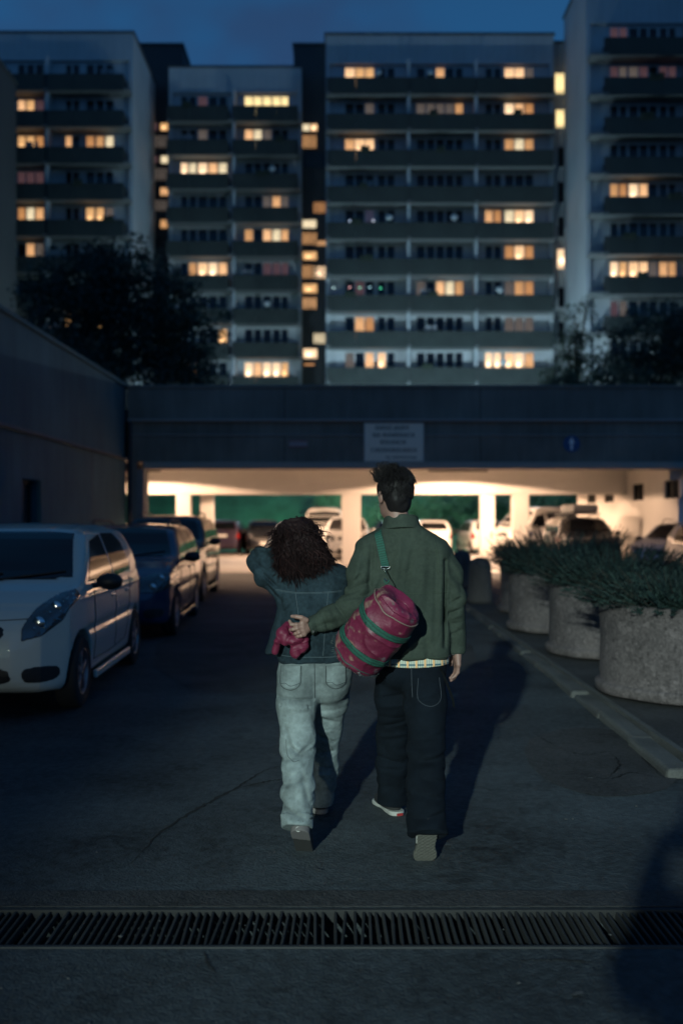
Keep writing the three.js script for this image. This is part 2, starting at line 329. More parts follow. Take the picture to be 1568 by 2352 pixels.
{
  const kerb = struct('kerb', box(2.16, 2.2, -0.3, 0.078, -26.5, -6.2), M.kerb, 'low uneven line of worn kerb stones along the right of the driveway', 'kerb');
  const r = rng(8), mats = [M.kerb, std([0.09, 0.09, 0.088], 0.9), std([0.16, 0.16, 0.15], 0.9), std([0.06, 0.06, 0.06], 0.9)];
  const stone = [0, 1, 2].map((k) => { const g = metric(new RoundedBoxGeometry(0.165, 0.3, 0.895, 9, 0.03)), p = g.attributes.position; for (let i = 0; i < p.count; i++) p.setXYZ(i, p.getX(i) + 0.03 * noise3(p.getZ(i) * 5, p.getY(i) * 4, k * 9, 3), p.getY(i) + 0.025 * noise3(p.getZ(i) * 6, p.getX(i) * 7, k * 5 + 2, 4), p.getZ(i)); g.computeVertexNormals(); return g; });
  for (let d = 6.0, i = 0; d < 26; d += 0.9, i++) {
    const s = part('kerb_stone', stone[i % 3], mats[d < 11 ? 0 : [0, 1, 1, 3][Math.floor(r() * 4)]], kerb);
    s.position.set(kerbX(d + 0.43) + (r() - 0.5) * 0.01 + 0.06, -0.1 + (r() - 0.5) * 0.012, -d - 0.43); s.rotation.set((r() - 0.5) * 0.01, (r() - 0.5) * 0.03 - 0.015, (r() - 0.5) * 0.08);
  }
}
struct('pavement', box(2.2, 4.7, -0.3, 0.07, -24.5, -5.6), M.asphaltOld, 'dark strip of pavement under the row of planters', 'pavement');

// ---------------------------------------------------------------- retaining wall on the left
{
  const w = thing('retaining_wall', 'tall stained concrete retaining wall along the left side of the driveway', 'wall', [-6.05, 0, 0]);
  const dz = [-20.08, -18.9];
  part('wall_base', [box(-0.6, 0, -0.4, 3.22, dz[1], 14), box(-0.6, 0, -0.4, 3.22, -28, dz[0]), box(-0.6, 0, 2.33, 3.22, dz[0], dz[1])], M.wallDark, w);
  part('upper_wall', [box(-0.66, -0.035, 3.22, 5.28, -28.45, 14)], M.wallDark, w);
  part('ledge', [rbox(-0.5, 0.09, 3.2, 3.27, -27.98, 14, 0.012)], M.ledge, w, 'pale ledge running along the wall');
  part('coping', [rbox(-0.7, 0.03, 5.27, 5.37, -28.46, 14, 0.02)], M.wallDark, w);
  const door = part('door', [box(-0.32, -0.26, 0, 2.31, dz[0] + 0.02, dz[1] - 0.02)], std([0.03, 0.033, 0.036], 0.6), w, 'dark recessed door in the retaining wall');
  part('frame', [box(-0.32, -0.2, 0, 2.325, dz[1] - 0.07, dz[1] - 0.005), box(-0.32, -0.2, 0, 2.325, dz[0] + 0.005, dz[0] + 0.07), box(-0.32, -0.2, 2.25, 2.325, dz[0] + 0.071, dz[1] - 0.071)], M.metalDark, door);
  part('handle', [cyl(0.012, 0.012, 0.14, -0.22, 1.05, dz[1] - 0.16, 8, 'z')], M.steel, door);
  for (const z of [-24.2, -14.4, -9.4]) part('joint', [box(-0.03, 0.004, 0, 3.19, z - 0.012, z + 0.012)], M.black, w);
}
// ---------------------------------------------------------------- the parking deck
const deck = thing('parking_deck', 'low concrete parking deck with a dark parapet and a lit garage beneath', 'garage', [0, 0, -28]);
{
  const Z = (z) => z + 28;
  part('parapet', [box(-6.0, 30, 4.36, 5.24, -0.4, 0), rbox(-6.0, 30, 5.24, 5.33, -0.45, 0.05, 0.02)], M.beamDark, deck);
  part('ledge', [rbox(-6.0, 30, 4.3, 4.36, -0.3, 0.12, 0.012)], std([0.3, 0.3, 0.3], 0.8), deck);
  part('fascia_beam', [box(-6.0, 30, 3.93, 4.3, -0.45, -0.02), box(-6.0, 30, 3.16, 3.9, -0.45, 0.01)], M.beamSoil, deck);
  for (const x of [-1.6, 3.9, 10.4, 16.8]) part('joint', [box(x - 0.012, x + 0.012, 3.17, 3.895, -0.1, 0.0125), box(x - 0.012, x + 0.012, 4.37, 5.23, -0.1, 0.003)], M.black, deck);
  part('drip_edge', [rbox(-6.0, 30, 3.9, 3.93, -0.3, 0.05, 0.008)], std([0.28, 0.28, 0.28], 0.8), deck);
  part('soffit_beam', [rbox(-5.56, 30, 2.97, 3.16, -0.7, 0.06, 0.015)], std([0.36, 0.34, 0.31], 0.85), deck);
  part('jamb', [box(-6.03, -5.75, 0, 3.16, -0.7, 0.02)], M.beamDark, deck);
  part('jamb', [box(-5.75, -5.56, 0, 2.97, -0.7, 0.0)], std([0.2, 0.205, 0.21], 0.9), deck);
  part('downpipe', [cyl(0.06, 0.06, 4.3, -5.93, 2.15, 0.1, 12)], M.metalDark, deck);
  part('ceiling', [box(-30, 30, 3.27, 3.45, Z(-45.5), -0.701)], M.whiteWash, deck);
  part('roof_soil', [box(-30, 30, 3.46, 4.7, Z(-45.5), -0.46)], M.beamDark, deck);
  part('cross_beam', [box(-30, 9.45, 2.38, 3.27, Z(-33.6), Z(-33))], M.whiteWash, deck);
  part('cross_beam', [box(-30, 30, 2.63, 3.27, Z(-43.6), Z(-43))], M.whiteWash, deck);
  for (const [x, z, w] of [[-5.25, -33, 0.48], [0.325, -33, 0.62], [5.95, -33, 0.54], [-5.82, -43, 0.56], [0.3, -43, 0.6], [6.32, -43, 0.62], [-11, -33, 0.5], [-11.5, -43, 0.5]])
    part('post', [rbox(x - w / 2, x + w / 2, 0, 2.62, Z(z) - w + 0.07, Z(z) - 0.05, 0.025)], M.whiteWash, deck);
  // side wall with four small windows
  const win = [[-38.4, -37.1], [-35.9, -34.6], [-32.4, -31.2], [-29.2, -27.9]], X = 9.45;
  const pieces = [box(X, X + 0.3, 0, 2.15, Z(-40), 0), box(X, X + 0.3, 2.68, 3.27, Z(-40), -0.71)];
  let prev = -40; for (const [a, b] of [...win, [-27.71, -27.7]]) { if (a > prev) pieces.push(box(X, X + 0.3, 2.15, 2.68, Z(prev), Z(a))); prev = b; }
  const side = part('side_wall', pieces, M.whiteWash, deck, 'warm lit white wall with small high windows');
  for (const [a, b] of win) {
    const f = part('window', [box(X + 0.06, X + 0.12, 2.15, 2.19, Z(a), Z(b)), box(X + 0.06, X + 0.12, 2.64, 2.68, Z(a), Z(b)), box(X + 0.06, X + 0.12, 2.19, 2.64, Z(a), Z(a) + 0.05), box(X + 0.06, X + 0.12, 2.19, 2.64, Z(b) - 0.05, Z(b)), box(X + 0.06, X + 0.12, 2.19, 2.64, Z((a + b) / 2) - 0.025, Z((a + b) / 2) + 0.025)], M.metalDark, side);
    f.name = numbered('window');
    part('void', [box(X + 0.13, X + 0.16, 2.15, 2.68, Z(a), Z(b))], M.black, side).name = numbered('pane');
  }
  // the lamps under the ceiling that light it
  for (const [i, [x, y, z]] of GARAGE.entries()) {
    const l = thing('ceiling_lamp', ['lamp fitting under the garage ceiling near the middle posts', 'lamp fitting under the garage ceiling by the left opening', 'lamp fitting under the garage ceiling by the side wall', 'lamp fitting deep under the garage ceiling on the left', 'lamp fitting deep under the garage ceiling on the right'][i], 'lamp', [x, y, z]);
    part('housing', [rbox(-0.22, 0.22, 0.03, 0.1, -0.22, 0.22, 0.02)], M.metalDark, l);
    part('lamp_glass', [rbox(-0.17, 0.17, -0.005, 0.028, -0.17, 0.17, 0.012)], std([0.8, 0.7, 0.5], 0.4, { emissive: new THREE.Color().setRGB(1, 0.66, 0.36), emissiveIntensity: 3 }), l);
    if (i < 2) part('shade', [rbox(-0.9, 0.9, -0.16, 0.1, 0.25, 0.27, 0.006)], M.metalDark, l);  // added unseen plate that keeps the lamp light off the driveway
    const s = new THREE.SpotLight(new THREE.Color().setRGB(1, 0.62, 0.39), [165, 150, 110, 235, 215][i], 0, i < 2 ? 1.45 : 1.42, 0.035, 2);
    s.position.set(x, y - 0.02, z); s.target.position.set(x, 0, z); s.castShadow = true; s.shadow.radius = 4; scene.add(s, s.target);
  }
}
struct('garage_floor', box(-30, 30, -0.4, 0.002, -48, -28.9), M.garageFloor, 'pale concrete garage floor lit by warm lamps', 'floor');

// ---------------------------------------------------------------- signs on the beam
{
  const x0 = PX(836, 27.9), x1 = PX(973, 27.9), y0 = PY(1060, 27.9), y1 = PY(971, 27.9), W = 640, H = 420;
  const c = document.createElement('canvas'); c.width = W; c.height = H;
  const g = c.getContext('2d'); g.fillStyle = '#eadfce'; g.fillRect(0, 0, W, H); g.fillStyle = '#11161b'; g.textAlign = 'center'; g.textBaseline = 'middle';
  const line = (t, x, y, s) => { g.font = `bold ${s}px sans-serif`; g.fillText(t, x, y); };
  line('ZAKAZ JAZDY', 300, 48, 62); line('NA ROWERACH', 315, 130, 64); line('ROLKACH', 310, 208, 62); line('I DESKOROLKACH', 320, 298, 60); line('Sp. Administracja', 400, 376, 40);
  const t = new THREE.CanvasTexture(c); t.colorSpace = THREE.SRGBColorSpace;
  const s = thing('notice_sign', 'large grey notice sign with five lines of writing on the beam', 'sign', [0, 0, -27.98]);
  part('panel', [rbox(x0, x1, y0, y1, 0, 0.03, 0.008)], std([0.5, 0.5, 0.5], 0.6), s);
  part('lettering', new THREE.PlaneGeometry(x1 - x0 - 0.03, y1 - y0 - 0.03).translate((x0 + x1) / 2, (y0 + y1) / 2, 0.033), std([1, 1, 1], 0.6, { map: t }), s);
  const d = 27.9, cx = PX(1313, d), cy = PY(1019, d), rr = 0.235;
  const a = thing('direction_sign', 'round blue sign with a white upward arrow on the beam', 'sign', [cx, cy, -27.975]);
  part('disc', [cyl(rr, rr, 0.025, 0, 0, 0, 40, 'z')], std([0.02, 0.08, 0.22], 0.5), a);
  const sh = new THREE.Shape([[-0.03, -0.17], [0.03, -0.17], [0.03, 0.03], [0.085, 0.02], [0, 0.18], [-0.085, 0.02], [-0.03, 0.03]].map((p) => new THREE.Vector2(...p)));
  part('arrow', new THREE.ExtrudeGeometry(sh, { depth: 0.006, bevelEnabled: false }).translate(0, 0, 0.0135), std([0.9, 0.9, 0.9], 0.5), a);
  const b = thing('height_sign', 'small pale rectangular plate on the left half of the beam', 'sign', [0, 0, -27.975]);
  const [u0, u1, v0, v1] = [PX(664, d), PX(706, d), PY(1027, d), PY(1011, d)];
  part('panel', [rbox(u0, u1, v0, v1, 0, 0.02, 0.005)], std([0.3, 0.27, 0.3], 0.5), b);
  part('border', [box(u0, u1, v1 - 0.03, v1, 0.021, 0.023), box(u0, u1, v0, v0 + 0.03, 0.021, 0.023)], std([0.28, 0.08, 0.1], 0.5), b);
}
// ---------------------------------------------------------------- earth banks
function sheet(x0, x1, z0, z1, nx, nz, h) { const g = new THREE.PlaneGeometry(x1 - x0, z1 - z0, nx, nz).rotateX(-Math.PI / 2).translate((x0 + x1) / 2, 0, (z0 + z1) / 2), p = g.attributes.position; for (let i = 0; i < p.count; i++) p.setY(i, h(p.getX(i), p.getZ(i))); g.computeVertexNormals(); return metric(g); }
const bankH = (x, z) => { const t = -z; return 4.5 * step01(50, 61, t) + 0.14 * fbm(x * 0.5, z * 0.5, 3, 3, 9) * step01(49, 52, t) - 0.01; };
M.grass = std([1, 1, 1], 0.95, { map: tex(512, (u, v) => tone([0.04, 0.16, 0.085], 1 + 0.45 * tile2(u, v, 6, 91, 5) + 0.5 * tile2(u, v, 90, 92, 2)), true, 1 / 4), bumpMap: M.grain, bumpScale: 0.03 });
struct('grass_bank', sheet(-60, 60, -125, -48, 90, 70, bankH), M.grass, 'green grass bank rising behind the parking deck', 'bank');
struct('terrace', sheet(-60, -6.5, -50, 14, 20, 20, (x) => 5.1 - 0.2 * step01(-7, -9, x)), M.asphaltOld, 'dark raised ground behind the retaining wall', 'terrain');
// ---------------------------------------------------------------- tower blocks
const BASE = 4.2;
function bars(x0, x1, y0, y1, z, t = 0.05, d = 0.06) { return [box(x0 - t, x1 + t, y1, y1 + t, z, z + d), box(x0 - t, x1 + t, y0 - t, y0, z, z + d), box(x0 - t, x0, y0, y1, z, z + d), box(x1, x1 + t, y0, y1, z, z + d)]; }
const rw = rng(77);
const pick = (c) => { const l = M.lit[c]; return l ? l[Math.floor(rw() * l.length)] : M.glassDark; };
const paneGeo = {};
const unitPane = (w, h) => paneGeo[`${w.toFixed(2)},${h.toFixed(2)}`] ??= new THREE.BoxGeometry(w, h, 0.03);
function pane(x0, x1, y0, y1, z, code, parent) { const m = part('pane', unitPane(x1 - x0, y1 - y0), pick(code), parent); m.position.set((x0 + x1) / 2, (y0 + y1) / 2, z); return m; }
// a block: d metres away, front edges and rows given where the photograph has them
function block(s) {
  const b = thing('apartment_block', s.label, 'building', [0, 0, -s.d]), X = (x) => PX(x, s.d), top = PY(s.top, s.d), x0 = X(s.x[0]), x1 = X(s.x[1]), D = s.depth ?? 13, WM = s.dark ? M.facadeGrey : M.facade, step = (s.step / F) * s.d;
  const f0 = PY(s.row0 - 17, s.d) - 2.4;                          // floor level of the top storey
  part('wall', [box(x0, x1, BASE, top, -D, -0.31), ...(s.attic !== false ? [box(x0, x1, f0 + 2.62, top, -0.31, 0)] : []), box(x0, x0 + 0.3, BASE, f0 + 2.62, -0.31, 0), box(x1 - 0.3, x1, BASE, f0 + 2.62, -0.31, 0)], WM, b);
  part('roof', [rbox(x0 - 0.12, x1 + 0.12, top, top + 0.16, -D - 0.1, 0.1, 0.03)], M.facadeGrey, b);
  const out = 1.15;
  for (let r = 0; r < s.n; r++) {
    const fl = f0 - r * step;
    part('slab', [box(x0 + 0.05, x1 - 0.05, fl - 0.16, fl, -0.3, out - 0.06)], M.slab, b);
    for (const [i, bay] of s.bays.entries()) {
      const bx0 = X(bay.x[0]), bx1 = X(bay.x[1]);
      if (i) part('divider', [box(bx0 - 0.2, bx0 + 0.02, fl + 0.001, fl + step - 0.161, -0.31, out - 0.25)], M.facade, b);
      // balcony: rail and posts, with the panels as pieces of their own
      const bl = part('balcony', [rbox(bx0 + 0.02, bx1 - 0.02, fl + 1.02, fl + 1.08, out - 0.07, out + 0.02, 0.01), ...[0, 1, 2, 3].map((k) => box(mix(bx0 + 0.05, bx1 - 0.09, k / 3), mix(bx0 + 0.05, bx1 - 0.09, k / 3) + 0.05, fl - 0.2, fl + 1.02, out - 0.06, out - 0.01)), box(bx0 - 0.24, bx0 + 0.018, fl - 0.2, fl + 1.1, out - 0.24, out - 0.08), box(bx0 + 0.02, bx0 + 0.06, fl - 0.1, fl + 1.02, -0.3, out - 0.08), box(bx1 - 0.06, bx1 - 0.02, fl - 0.1, fl + 1.02, -0.3, out - 0.08)], M.balcony2, b);
      const np = bay.panels ?? 3;
      for (let k = 0; k < np; k++) { const a = mix(bx0 + 0.06, bx1 - 0.06, k / np) + 0.025, c = mix(bx0 + 0.06, bx1 - 0.06, (k + 1) / np) - 0.025; part('panel', box(a, c, fl - 0.2, fl + 1.0, out - 0.02, out + 0.015), M.balcony, bl); }
      if (rw() < 0.4) { const q = mix(bx0, bx1, 0.15 + 0.6 * rw()), w = 0.5 + rw() * 0.5, y = fl + 1.08; part('flower_box', [box(q, q + w, y - 0.16, y + 0.02, out + 0.02, out + 0.2), ...[0, 1, 2, 3, 4].map((k) => new THREE.IcosahedronGeometry(0.1 + 0.09 * rw(), 0).translate(q + (w * (k + 0.5)) / 5, y + 0.08 + 0.1 * rw(), out + 0.11))], M.plantDark ??= std([0.03, 0.04, 0.028], 0.9), bl); }
      if (rw() < 0.14) part('satellite_dish', [new THREE.SphereGeometry(0.36, 14, 6, 0, 6.29, 0, 0.9).rotateX(1.2).translate(mix(bx0, bx1, 0.2 + 0.6 * rw()), fl + 1.35, out - 0.1)], M.frame, bl);
      if (rw() < 0.2) { const q = mix(bx0, bx1, 0.1 + 0.7 * rw()); part('laundry', [box(q, q + 0.5, fl + 0.95, fl + 1.55, out - 0.3, out - 0.28), box(q + 0.6, q + 0.9, fl + 1.0, fl + 1.55, out - 0.3, out - 0.28)], M.laundry ??= std([0.3, 0.29, 0.3], 0.95), bl); }
      const code = s.lit[r]?.[i] ?? '.....', y0 = fl + 0.8, y1 = fl + 2.4;
      bay.win.forEach(([a, c], k) => {
        const w = X(c) - X(a), h = y1 - y0, f = part('window', paneGeo[`f${w.toFixed(2)},${h.toFixed(2)}`] ??= merge(bars(-w / 2, w / 2, -h / 2, h / 2, 0)), M.frame, b);
        f.position.set((X(a) + X(c)) / 2, (y0 + y1) / 2, -0.3); pane(-w / 2, w / 2, -h / 2, h / 2, 0.015, code[k], f);
      });
    }
  }
  return b;
}
block({ label: 'wide tower block right of centre with nine rows of balconies and many lit windows', d: 77, x: [748, 1270], top: 80, row0: 170, step: 82, n: 11, depth: 12,
  bays: [{ x: [757, 935], win: [[793, 813], [816, 836], [839, 858], [868, 885], [889, 906]] }, { x: [939, 1088], win: [[957, 976], [980, 998], [1002, 1020], [1024, 1042], [1046, 1063]] }, { x: [1092, 1264], win: [[1115, 1131], [1135, 1151], [1160, 1180], [1183, 1203], [1206, 1225]] }],
  lit: [['OOO..', '..o..', '..OOd'], ['..d..', 'ddddo', '..OOo'], ['oOO..', '.....', '..oOo'], [], ['..b..', '.....', 'ooOOO'], ['.....', '.....', '..oOo'], ['.p...', 'd.OOo', '..doo'], ['.oo..', '.....', '..ddd'], ['d.OO..', '.....', 'OOOOo']] });
block({ label: 'lower tower block left of centre with two columns of balconies', d: 83.3, x: [388, 692], top: 155, row0: 236, step: 76.6, n: 12, depth: 12,
  bays: [{ x: [394, 528], win: [[415, 430], [434, 450], [455, 475], [479, 498], [502, 520]] }, { x: [542, 686], win: [[562, 580], [583, 600], [604, 622], [626, 643], [646, 661]] }],
  lit: [['..p..', 'yyyyy'], ['..d..', 'OOd..'], ['OOOOO', '.....'], ['.....', '..dod'], ['.....', 'o.OOo'], ['.oOOO', '..ppp'], [], ['....O', '.....'], ['.o...', 'OOOOO']] });
block({ label: 'dark tower block at the far left behind the big tree', d: 77, x: [-60, 306], top: 76, row0: 162, step: 82.5, n: 11, depth: 9,
  bays: [{ x: [-40, 112], win: [[-24, -8], [-4, 12], [40, 56], [60, 77], [81, 98]] }, { x: [118, 292], win: [[150, 163], [167, 181], [197, 215], [220, 237], [242, 259]] }],
  lit: [['.....', '.....'], ['..OOp', '.....'], ['..OOo', 'o.ooO'], ['..ppp', '.....'], ['..oOo', '..OOd'], ['...od', '.....'], ['.....', '.....'], ['.....', 'O..O.'], ['.....', '.....']] });
block({ label: 'nearest tower block cut off by the right edge, rising past the top of the photo', d: 70.7, x: [1345, 1760], top: -70, row0: 77, step: 90, n: 12, depth: 7,
  bays: [{ x: [1386, 1572], panels: 3, win: [[1403, 1420], [1424, 1440], [1446, 1466], [1470, 1488], [1492, 1510], [1516, 1533], [1537, 1553]] }, { x: [1576, 1756], win: [[1600, 1618], [1624, 1640], [1650, 1668]] }],
  lit: [['pp.....'], ['pddp.pp'], [], [], ['ooOO...'], [], ['OOOOdoo'], ['pd.....']] });
block({ label: 'dark building end at the left edge of the photo', d: 66, dark: true, x: [-260, -30], top: 104, row0: 190, step: 96, n: 10, depth: 6, bays: [{ x: [-190, -42], win: [[-180, -160], [-120, -100], [-80, -60]] }], lit: [] });
// coloured fairy lights on two balcony rails of the widest block
{
  const wide = scene.children.find((o) => o.userData.label?.startsWith('wide tower')), dot = (x, y, rgb, r = 0.055) => { const m = part('fairy_light', new THREE.IcosahedronGeometry(r, 1), std([0.1, 0.1, 0.1], 0.4, { emissive: new THREE.Color().setRGB(...rgb), emissiveIntensity: 2.2 }), wide); m.position.set(PX(x, 75.8), PY(y, 75.8), 1.2); };
  for (const [x, y, c] of [[803, 507, [0.6, 0.75, 1]], [857, 507, [0.8, 0.85, 1]], [766, 661, [0.7, 1, 1]], [803, 660, [1, 0.5, 0.5]], [826, 661, [0.3, 0.9, 0.6]], [849, 660, [0.5, 0.9, 1]], [874, 662, [0.1, 0.9, 0.45]]]) dot(x, y, c);
}
// stair towers between the blocks
function stair(label, d, x, top, depth, mat, wins) {
  const t = thing('stair_tower', label, 'building', [0, 0, -d]), X = (p) => PX(p, d), Y = (p) => PY(p, d);
  part('wall', [box(X(x[0]), X(x[1]), BASE, Y(top), -depth, 0)], mat, t);
  part('roof', [rbox(X(x[0]) - 0.1, X(x[1]) + 0.1, Y(top), Y(top) + 0.2, -depth - 0.1, 0.1, 0.03)], M.facadeGrey, t);
  for (const [a, c, y1, y0, code, grid] of wins) {
    const f = part('window', bars(X(a), X(c), Y(y0), Y(y1), -0.02, 0.06, 0.09), mat === M.facadeGrey ? M.metalDark : M.frame, t);
    pane(X(a), X(c), Y(y0), Y(y1), 0.012, code, f);
    if (grid) { const g = []; const n = Math.round((c - a) / 5.2), m = Math.round((y0 - y1) / 5.4); for (let i = 1; i < n; i++) { const q = mix(X(a), X(c), i / n); g.push(box(q - 0.022, q + 0.022, Y(y0), Y(y1), 0.03, 0.05)); } for (let j = 1; j < m; j++) { const q = mix(Y(y0), Y(y1), j / m); g.push(box(X(a), X(c), q - 0.022, q + 0.022, 0.051, 0.065)); } part('lattice', g, M.facadeGrey, f); }
  }
  return t;
}
stair('dark narrow stair tower with small lit windows left of the widest block', 84.5, [674, 748], 104, 8, M.facadeGrey, [[695, 711, 285, 302, 'O'], [714, 728, 285, 302, 'O'], [695, 726, 311, 341, 'o', 1], [697, 745, 352, 384, '.', 1], [720, 747, 465, 490, 'o', 1], [695, 726, 505, 525, 'O'], [695, 727, 535, 562, 'o', 1], [722, 747, 553, 565, 'o', 1], [696, 727, 578, 598, 'O'], [695, 727, 610, 640, 'o', 1], [720, 747, 612, 640, 'O', 1], [696, 728, 652, 674, 'O'], [696, 726, 684, 710, 'o', 1], [720, 746, 766, 790, 'O', 1], [697, 728, 801, 824, 'O'], [698, 722, 835, 840, 'o']]);
stair('dark stair tower between the far left block and the lower block', 86.5, [318, 420], 104, 9, M.facadeGrey, [[369, 386, 283, 301, 'O'], [350, 362, 283, 301, 'p'], [346, 385, 312, 340, 'd', 1], [370, 386, 358, 376, 'O'], [350, 362, 358, 376, 'p'], [346, 385, 387, 415, 'd', 1], [369, 386, 431, 450, 'o'], [346, 385, 460, 485, 'd', 1], [369, 385, 505, 525, 'o'], [346, 385, 545, 570, '.', 1]]);
stair('pale stair tower with tall lit landing windows beside the right hand block', 78.5, [1266, 1312], 100, 6, std([0.4, 0.4, 0.38], 0.9), [[1274, 1303, 169, 216, 'y'], [1276, 1303, 253, 294, 'y'], [1280, 1300, 338, 384, '.'], [1280, 1300, 418, 466, '.'], [1280, 1300, 498, 545, '.'], [1279, 1307, 573, 618, 'O'], [1281, 1300, 660, 706, '.'], [1281, 1300, 740, 790, '.']]);
// lamps that light the lower storeys, standing behind the deck
const L0 = [['pathway lamp before the lower block behind the deck', -9.5, -72, 88], ['pathway lamp before the middle of the widest block behind the deck', 3.2, -65.5, 225], ['pathway lamp before the right of the widest block behind the deck', 12.2, -65.5, 205], ['pathway lamp behind the deck close to the right hand block', 21.5, -60, 8], ['pathway lamp behind the deck below the far left block', -24, -66, 5]];
for (const [label, x, z, cd] of L0) {
  const g = bankH(x, z), h = 3.9, l = thing('path_lamp', label, 'street lamp', [x, g, z], 0);
  part('pole', [lathe([[0.001, 0], [0.09, 0], [0.09, 0.5], [0.05, 0.6], [0.035, h - 0.1], [0.001, h - 0.1]], 14)], M.metalDark, l);
  part('lamp_globe', new THREE.SphereGeometry(0.16, 20, 14).translate(0, h + 0.05, 0), std([0.8, 0.85, 0.9], 0.4, { emissive: new THREE.Color().setRGB(0.8, 0.95, 1), emissiveIntensity: 4 }), l);
  const p = new THREE.PointLight(new THREE.Color().setRGB(0.55, 0.82, 1), cd); p.position.set(x, g + h + 0.05, z); p.castShadow = true; p.shadow.radius = 6; scene.add(p);
}
// a lamp on the back of the deck shines on the grass bank
{
  const l = thing('wall_lamp', 'lamp on the back edge of the deck above the grass bank', 'lamp', [0.3, 3.7, -45.6]);
  part('housing', [rbox(-0.2, 0.2, 0.06, 0.16, -0.36, 0, 0.02)], M.metalDark, l);
  part('lamp_glass', [rbox(-0.16, 0.16, 0.03, 0.058, -0.32, -0.06, 0.01)], std([0.8, 0.85, 0.8], 0.4, { emissive: new THREE.Color().setRGB(0.85, 1, 0.85), emissiveIntensity: 3 }), l);
  const p = new THREE.SpotLight(new THREE.Color().setRGB(0.6, 1, 0.84), 480, 0, 1.3, 0.3, 2); p.position.set(0.3, 3.72, -45.8); p.target.position.set(0.3, 2.4, -56); p.castShadow = true; p.shadow.radius = 5; scene.add(p, p.target);
}
// an added low fill lamp behind the camera, brightening the parked cars
{
  const l = thing('added_low_lamp', 'added low fill lamp behind the camera on the left', 'street lamp', [-4.4, 0, 6.5]);
  part('post', [lathe([[0.001, 0], [0.08, 0], [0.075, 0.02], [0.06, 0.05], [0.06, 0.92], [0.001, 0.92]], 20), lathe([[0.001, 1.16], [0.085, 1.16], [0.06, 1.2], [0.001, 1.21]], 20)], M.metalDark, l);
  part('lamp_glass', new THREE.CylinderGeometry(0.055, 0.055, 0.2, 20).translate(0, 1.05, 0), std([0.8, 0.8, 0.7], 0.4, { emissive: new THREE.Color().setRGB(1, 0.95, 0.7), emissiveIntensity: 3 }), l);
  const p = new THREE.PointLight(new THREE.Color().setRGB(0.95, 1, 0.78), 34); p.position.set(-4.4, 1.05, 6.5); p.castShadow = true; p.shadow.radius = 4; scene.add(p);
}
// the floodlight behind the camera that throws the long shadows
{
  const [x, y, z] = FLOOD.at, l = thing('lamp_post', 'tall car park lamp post behind the camera on the left', 'street lamp', [x, 0, z]);
  part('pole', [lathe([[0.001, 0], [0.14, 0], [0.14, 0.9], [0.08, 1], [0.06, y + 0.12], [0.001, y + 0.12]], 18)], M.metalDark, l);
  const dir = V(FLOOD.to[0] - x, FLOOD.to[1] - y, FLOOD.to[2] - z).normalize(), q = new THREE.Quaternion().setFromUnitVectors(V(0, 0, -1), dir);
  part('housing', [rbox(-0.28, 0.28, -0.2, 0.2, 0.06, 0.26, 0.03).applyQuaternion(q).translate(0, y, 0)], M.metalDark, l);
  part('lamp_glass', [rbox(-0.22, 0.22, -0.15, 0.15, 0.03, 0.058, 0.01).applyQuaternion(q).translate(0, y, 0)], std([0.8, 0.8, 0.7], 0.4, { emissive: new THREE.Color().setRGB(1, 1, 0.85), emissiveIntensity: 4 }), l);
  const s = new THREE.SpotLight(new THREE.Color().setRGB(...FLOOD.color), FLOOD.cd, 0, FLOOD.angle, 1, 2);
  s.position.set(x + dir.x * 0.05, y + dir.y * 0.05, z + dir.z * 0.05); s.target.position.set(...FLOOD.to); s.castShadow = true; s.shadow.radius = 9; scene.add(s, s.target);
}
// ---------------------------------------------------------------- people
const Z5 = (zx, zy, d) => [PX((560 + zx / 2.8) / 1.0204, d), PY((1050 + zy / 2.8) / 1.0204, d), -d];     // measured on the photograph, d metres away
const Z6 = (zx, zy, d) => [PX((560 + zx / 2.8) / 1.0204, d), PY((1500 + zy / 2.8) / 1.0204, d), -d];
const ZH = (zx, zy, d) => [PX((620 + zx / 9.8) / 1.0204, d), PY((1420 + zy / 9.8) / 1.0204, d), -d];
const bone = (list, k = 0.03) => (x, y, z) => { let d = 9; for (const f of list) d = smin(d, f(x, y, z), k); return d; };
const chain = (pts, r) => pts.slice(1).map((p, i) => capsule(pts[i], p, r[i], r[i + 1]));
function column(rows, p = 2.6) {                                   // a torso: rows of [y, centre x, centre z, half width, half depth]
  return (x, y, z) => {
    let i = 0; while (i < rows.length - 2 && y > rows[i + 1][0]) i++;
    const a = rows[i], b = rows[i + 1], t = fade(clamp((y - a[0]) / (b[0] - a[0]))), w = mix(a[3], b[3], t), h = mix(a[4], b[4], t);
    const q = Math.pow(Math.pow(Math.abs(x - mix(a[1], b[1], t)) / w, p) + Math.pow(Math.abs(z - mix(a[2], b[2], t)) / h, p), 1 / p);
    return smax((q - 1) * Math.min(w, h), Math.max(rows[0][0] - y, y - rows[rows.length - 1][0]), 0.03);
  };
}
const rot = (c, yaw, tilt, f, s = 1) => { const m = new THREE.Matrix4().makeRotationFromEuler(new THREE.Euler(tilt[0], yaw, tilt[1], 'YXZ')).invert().elements; return (x, y, z) => { const a = (x - c[0]) / s, b = (y - c[1]) / s, d = (z - c[2]) / s; return s * f(m[0] * a + m[4] * b + m[8] * d, m[1] * a + m[5] * b + m[9] * d, m[2] * a + m[6] * b + m[10] * d); }; };
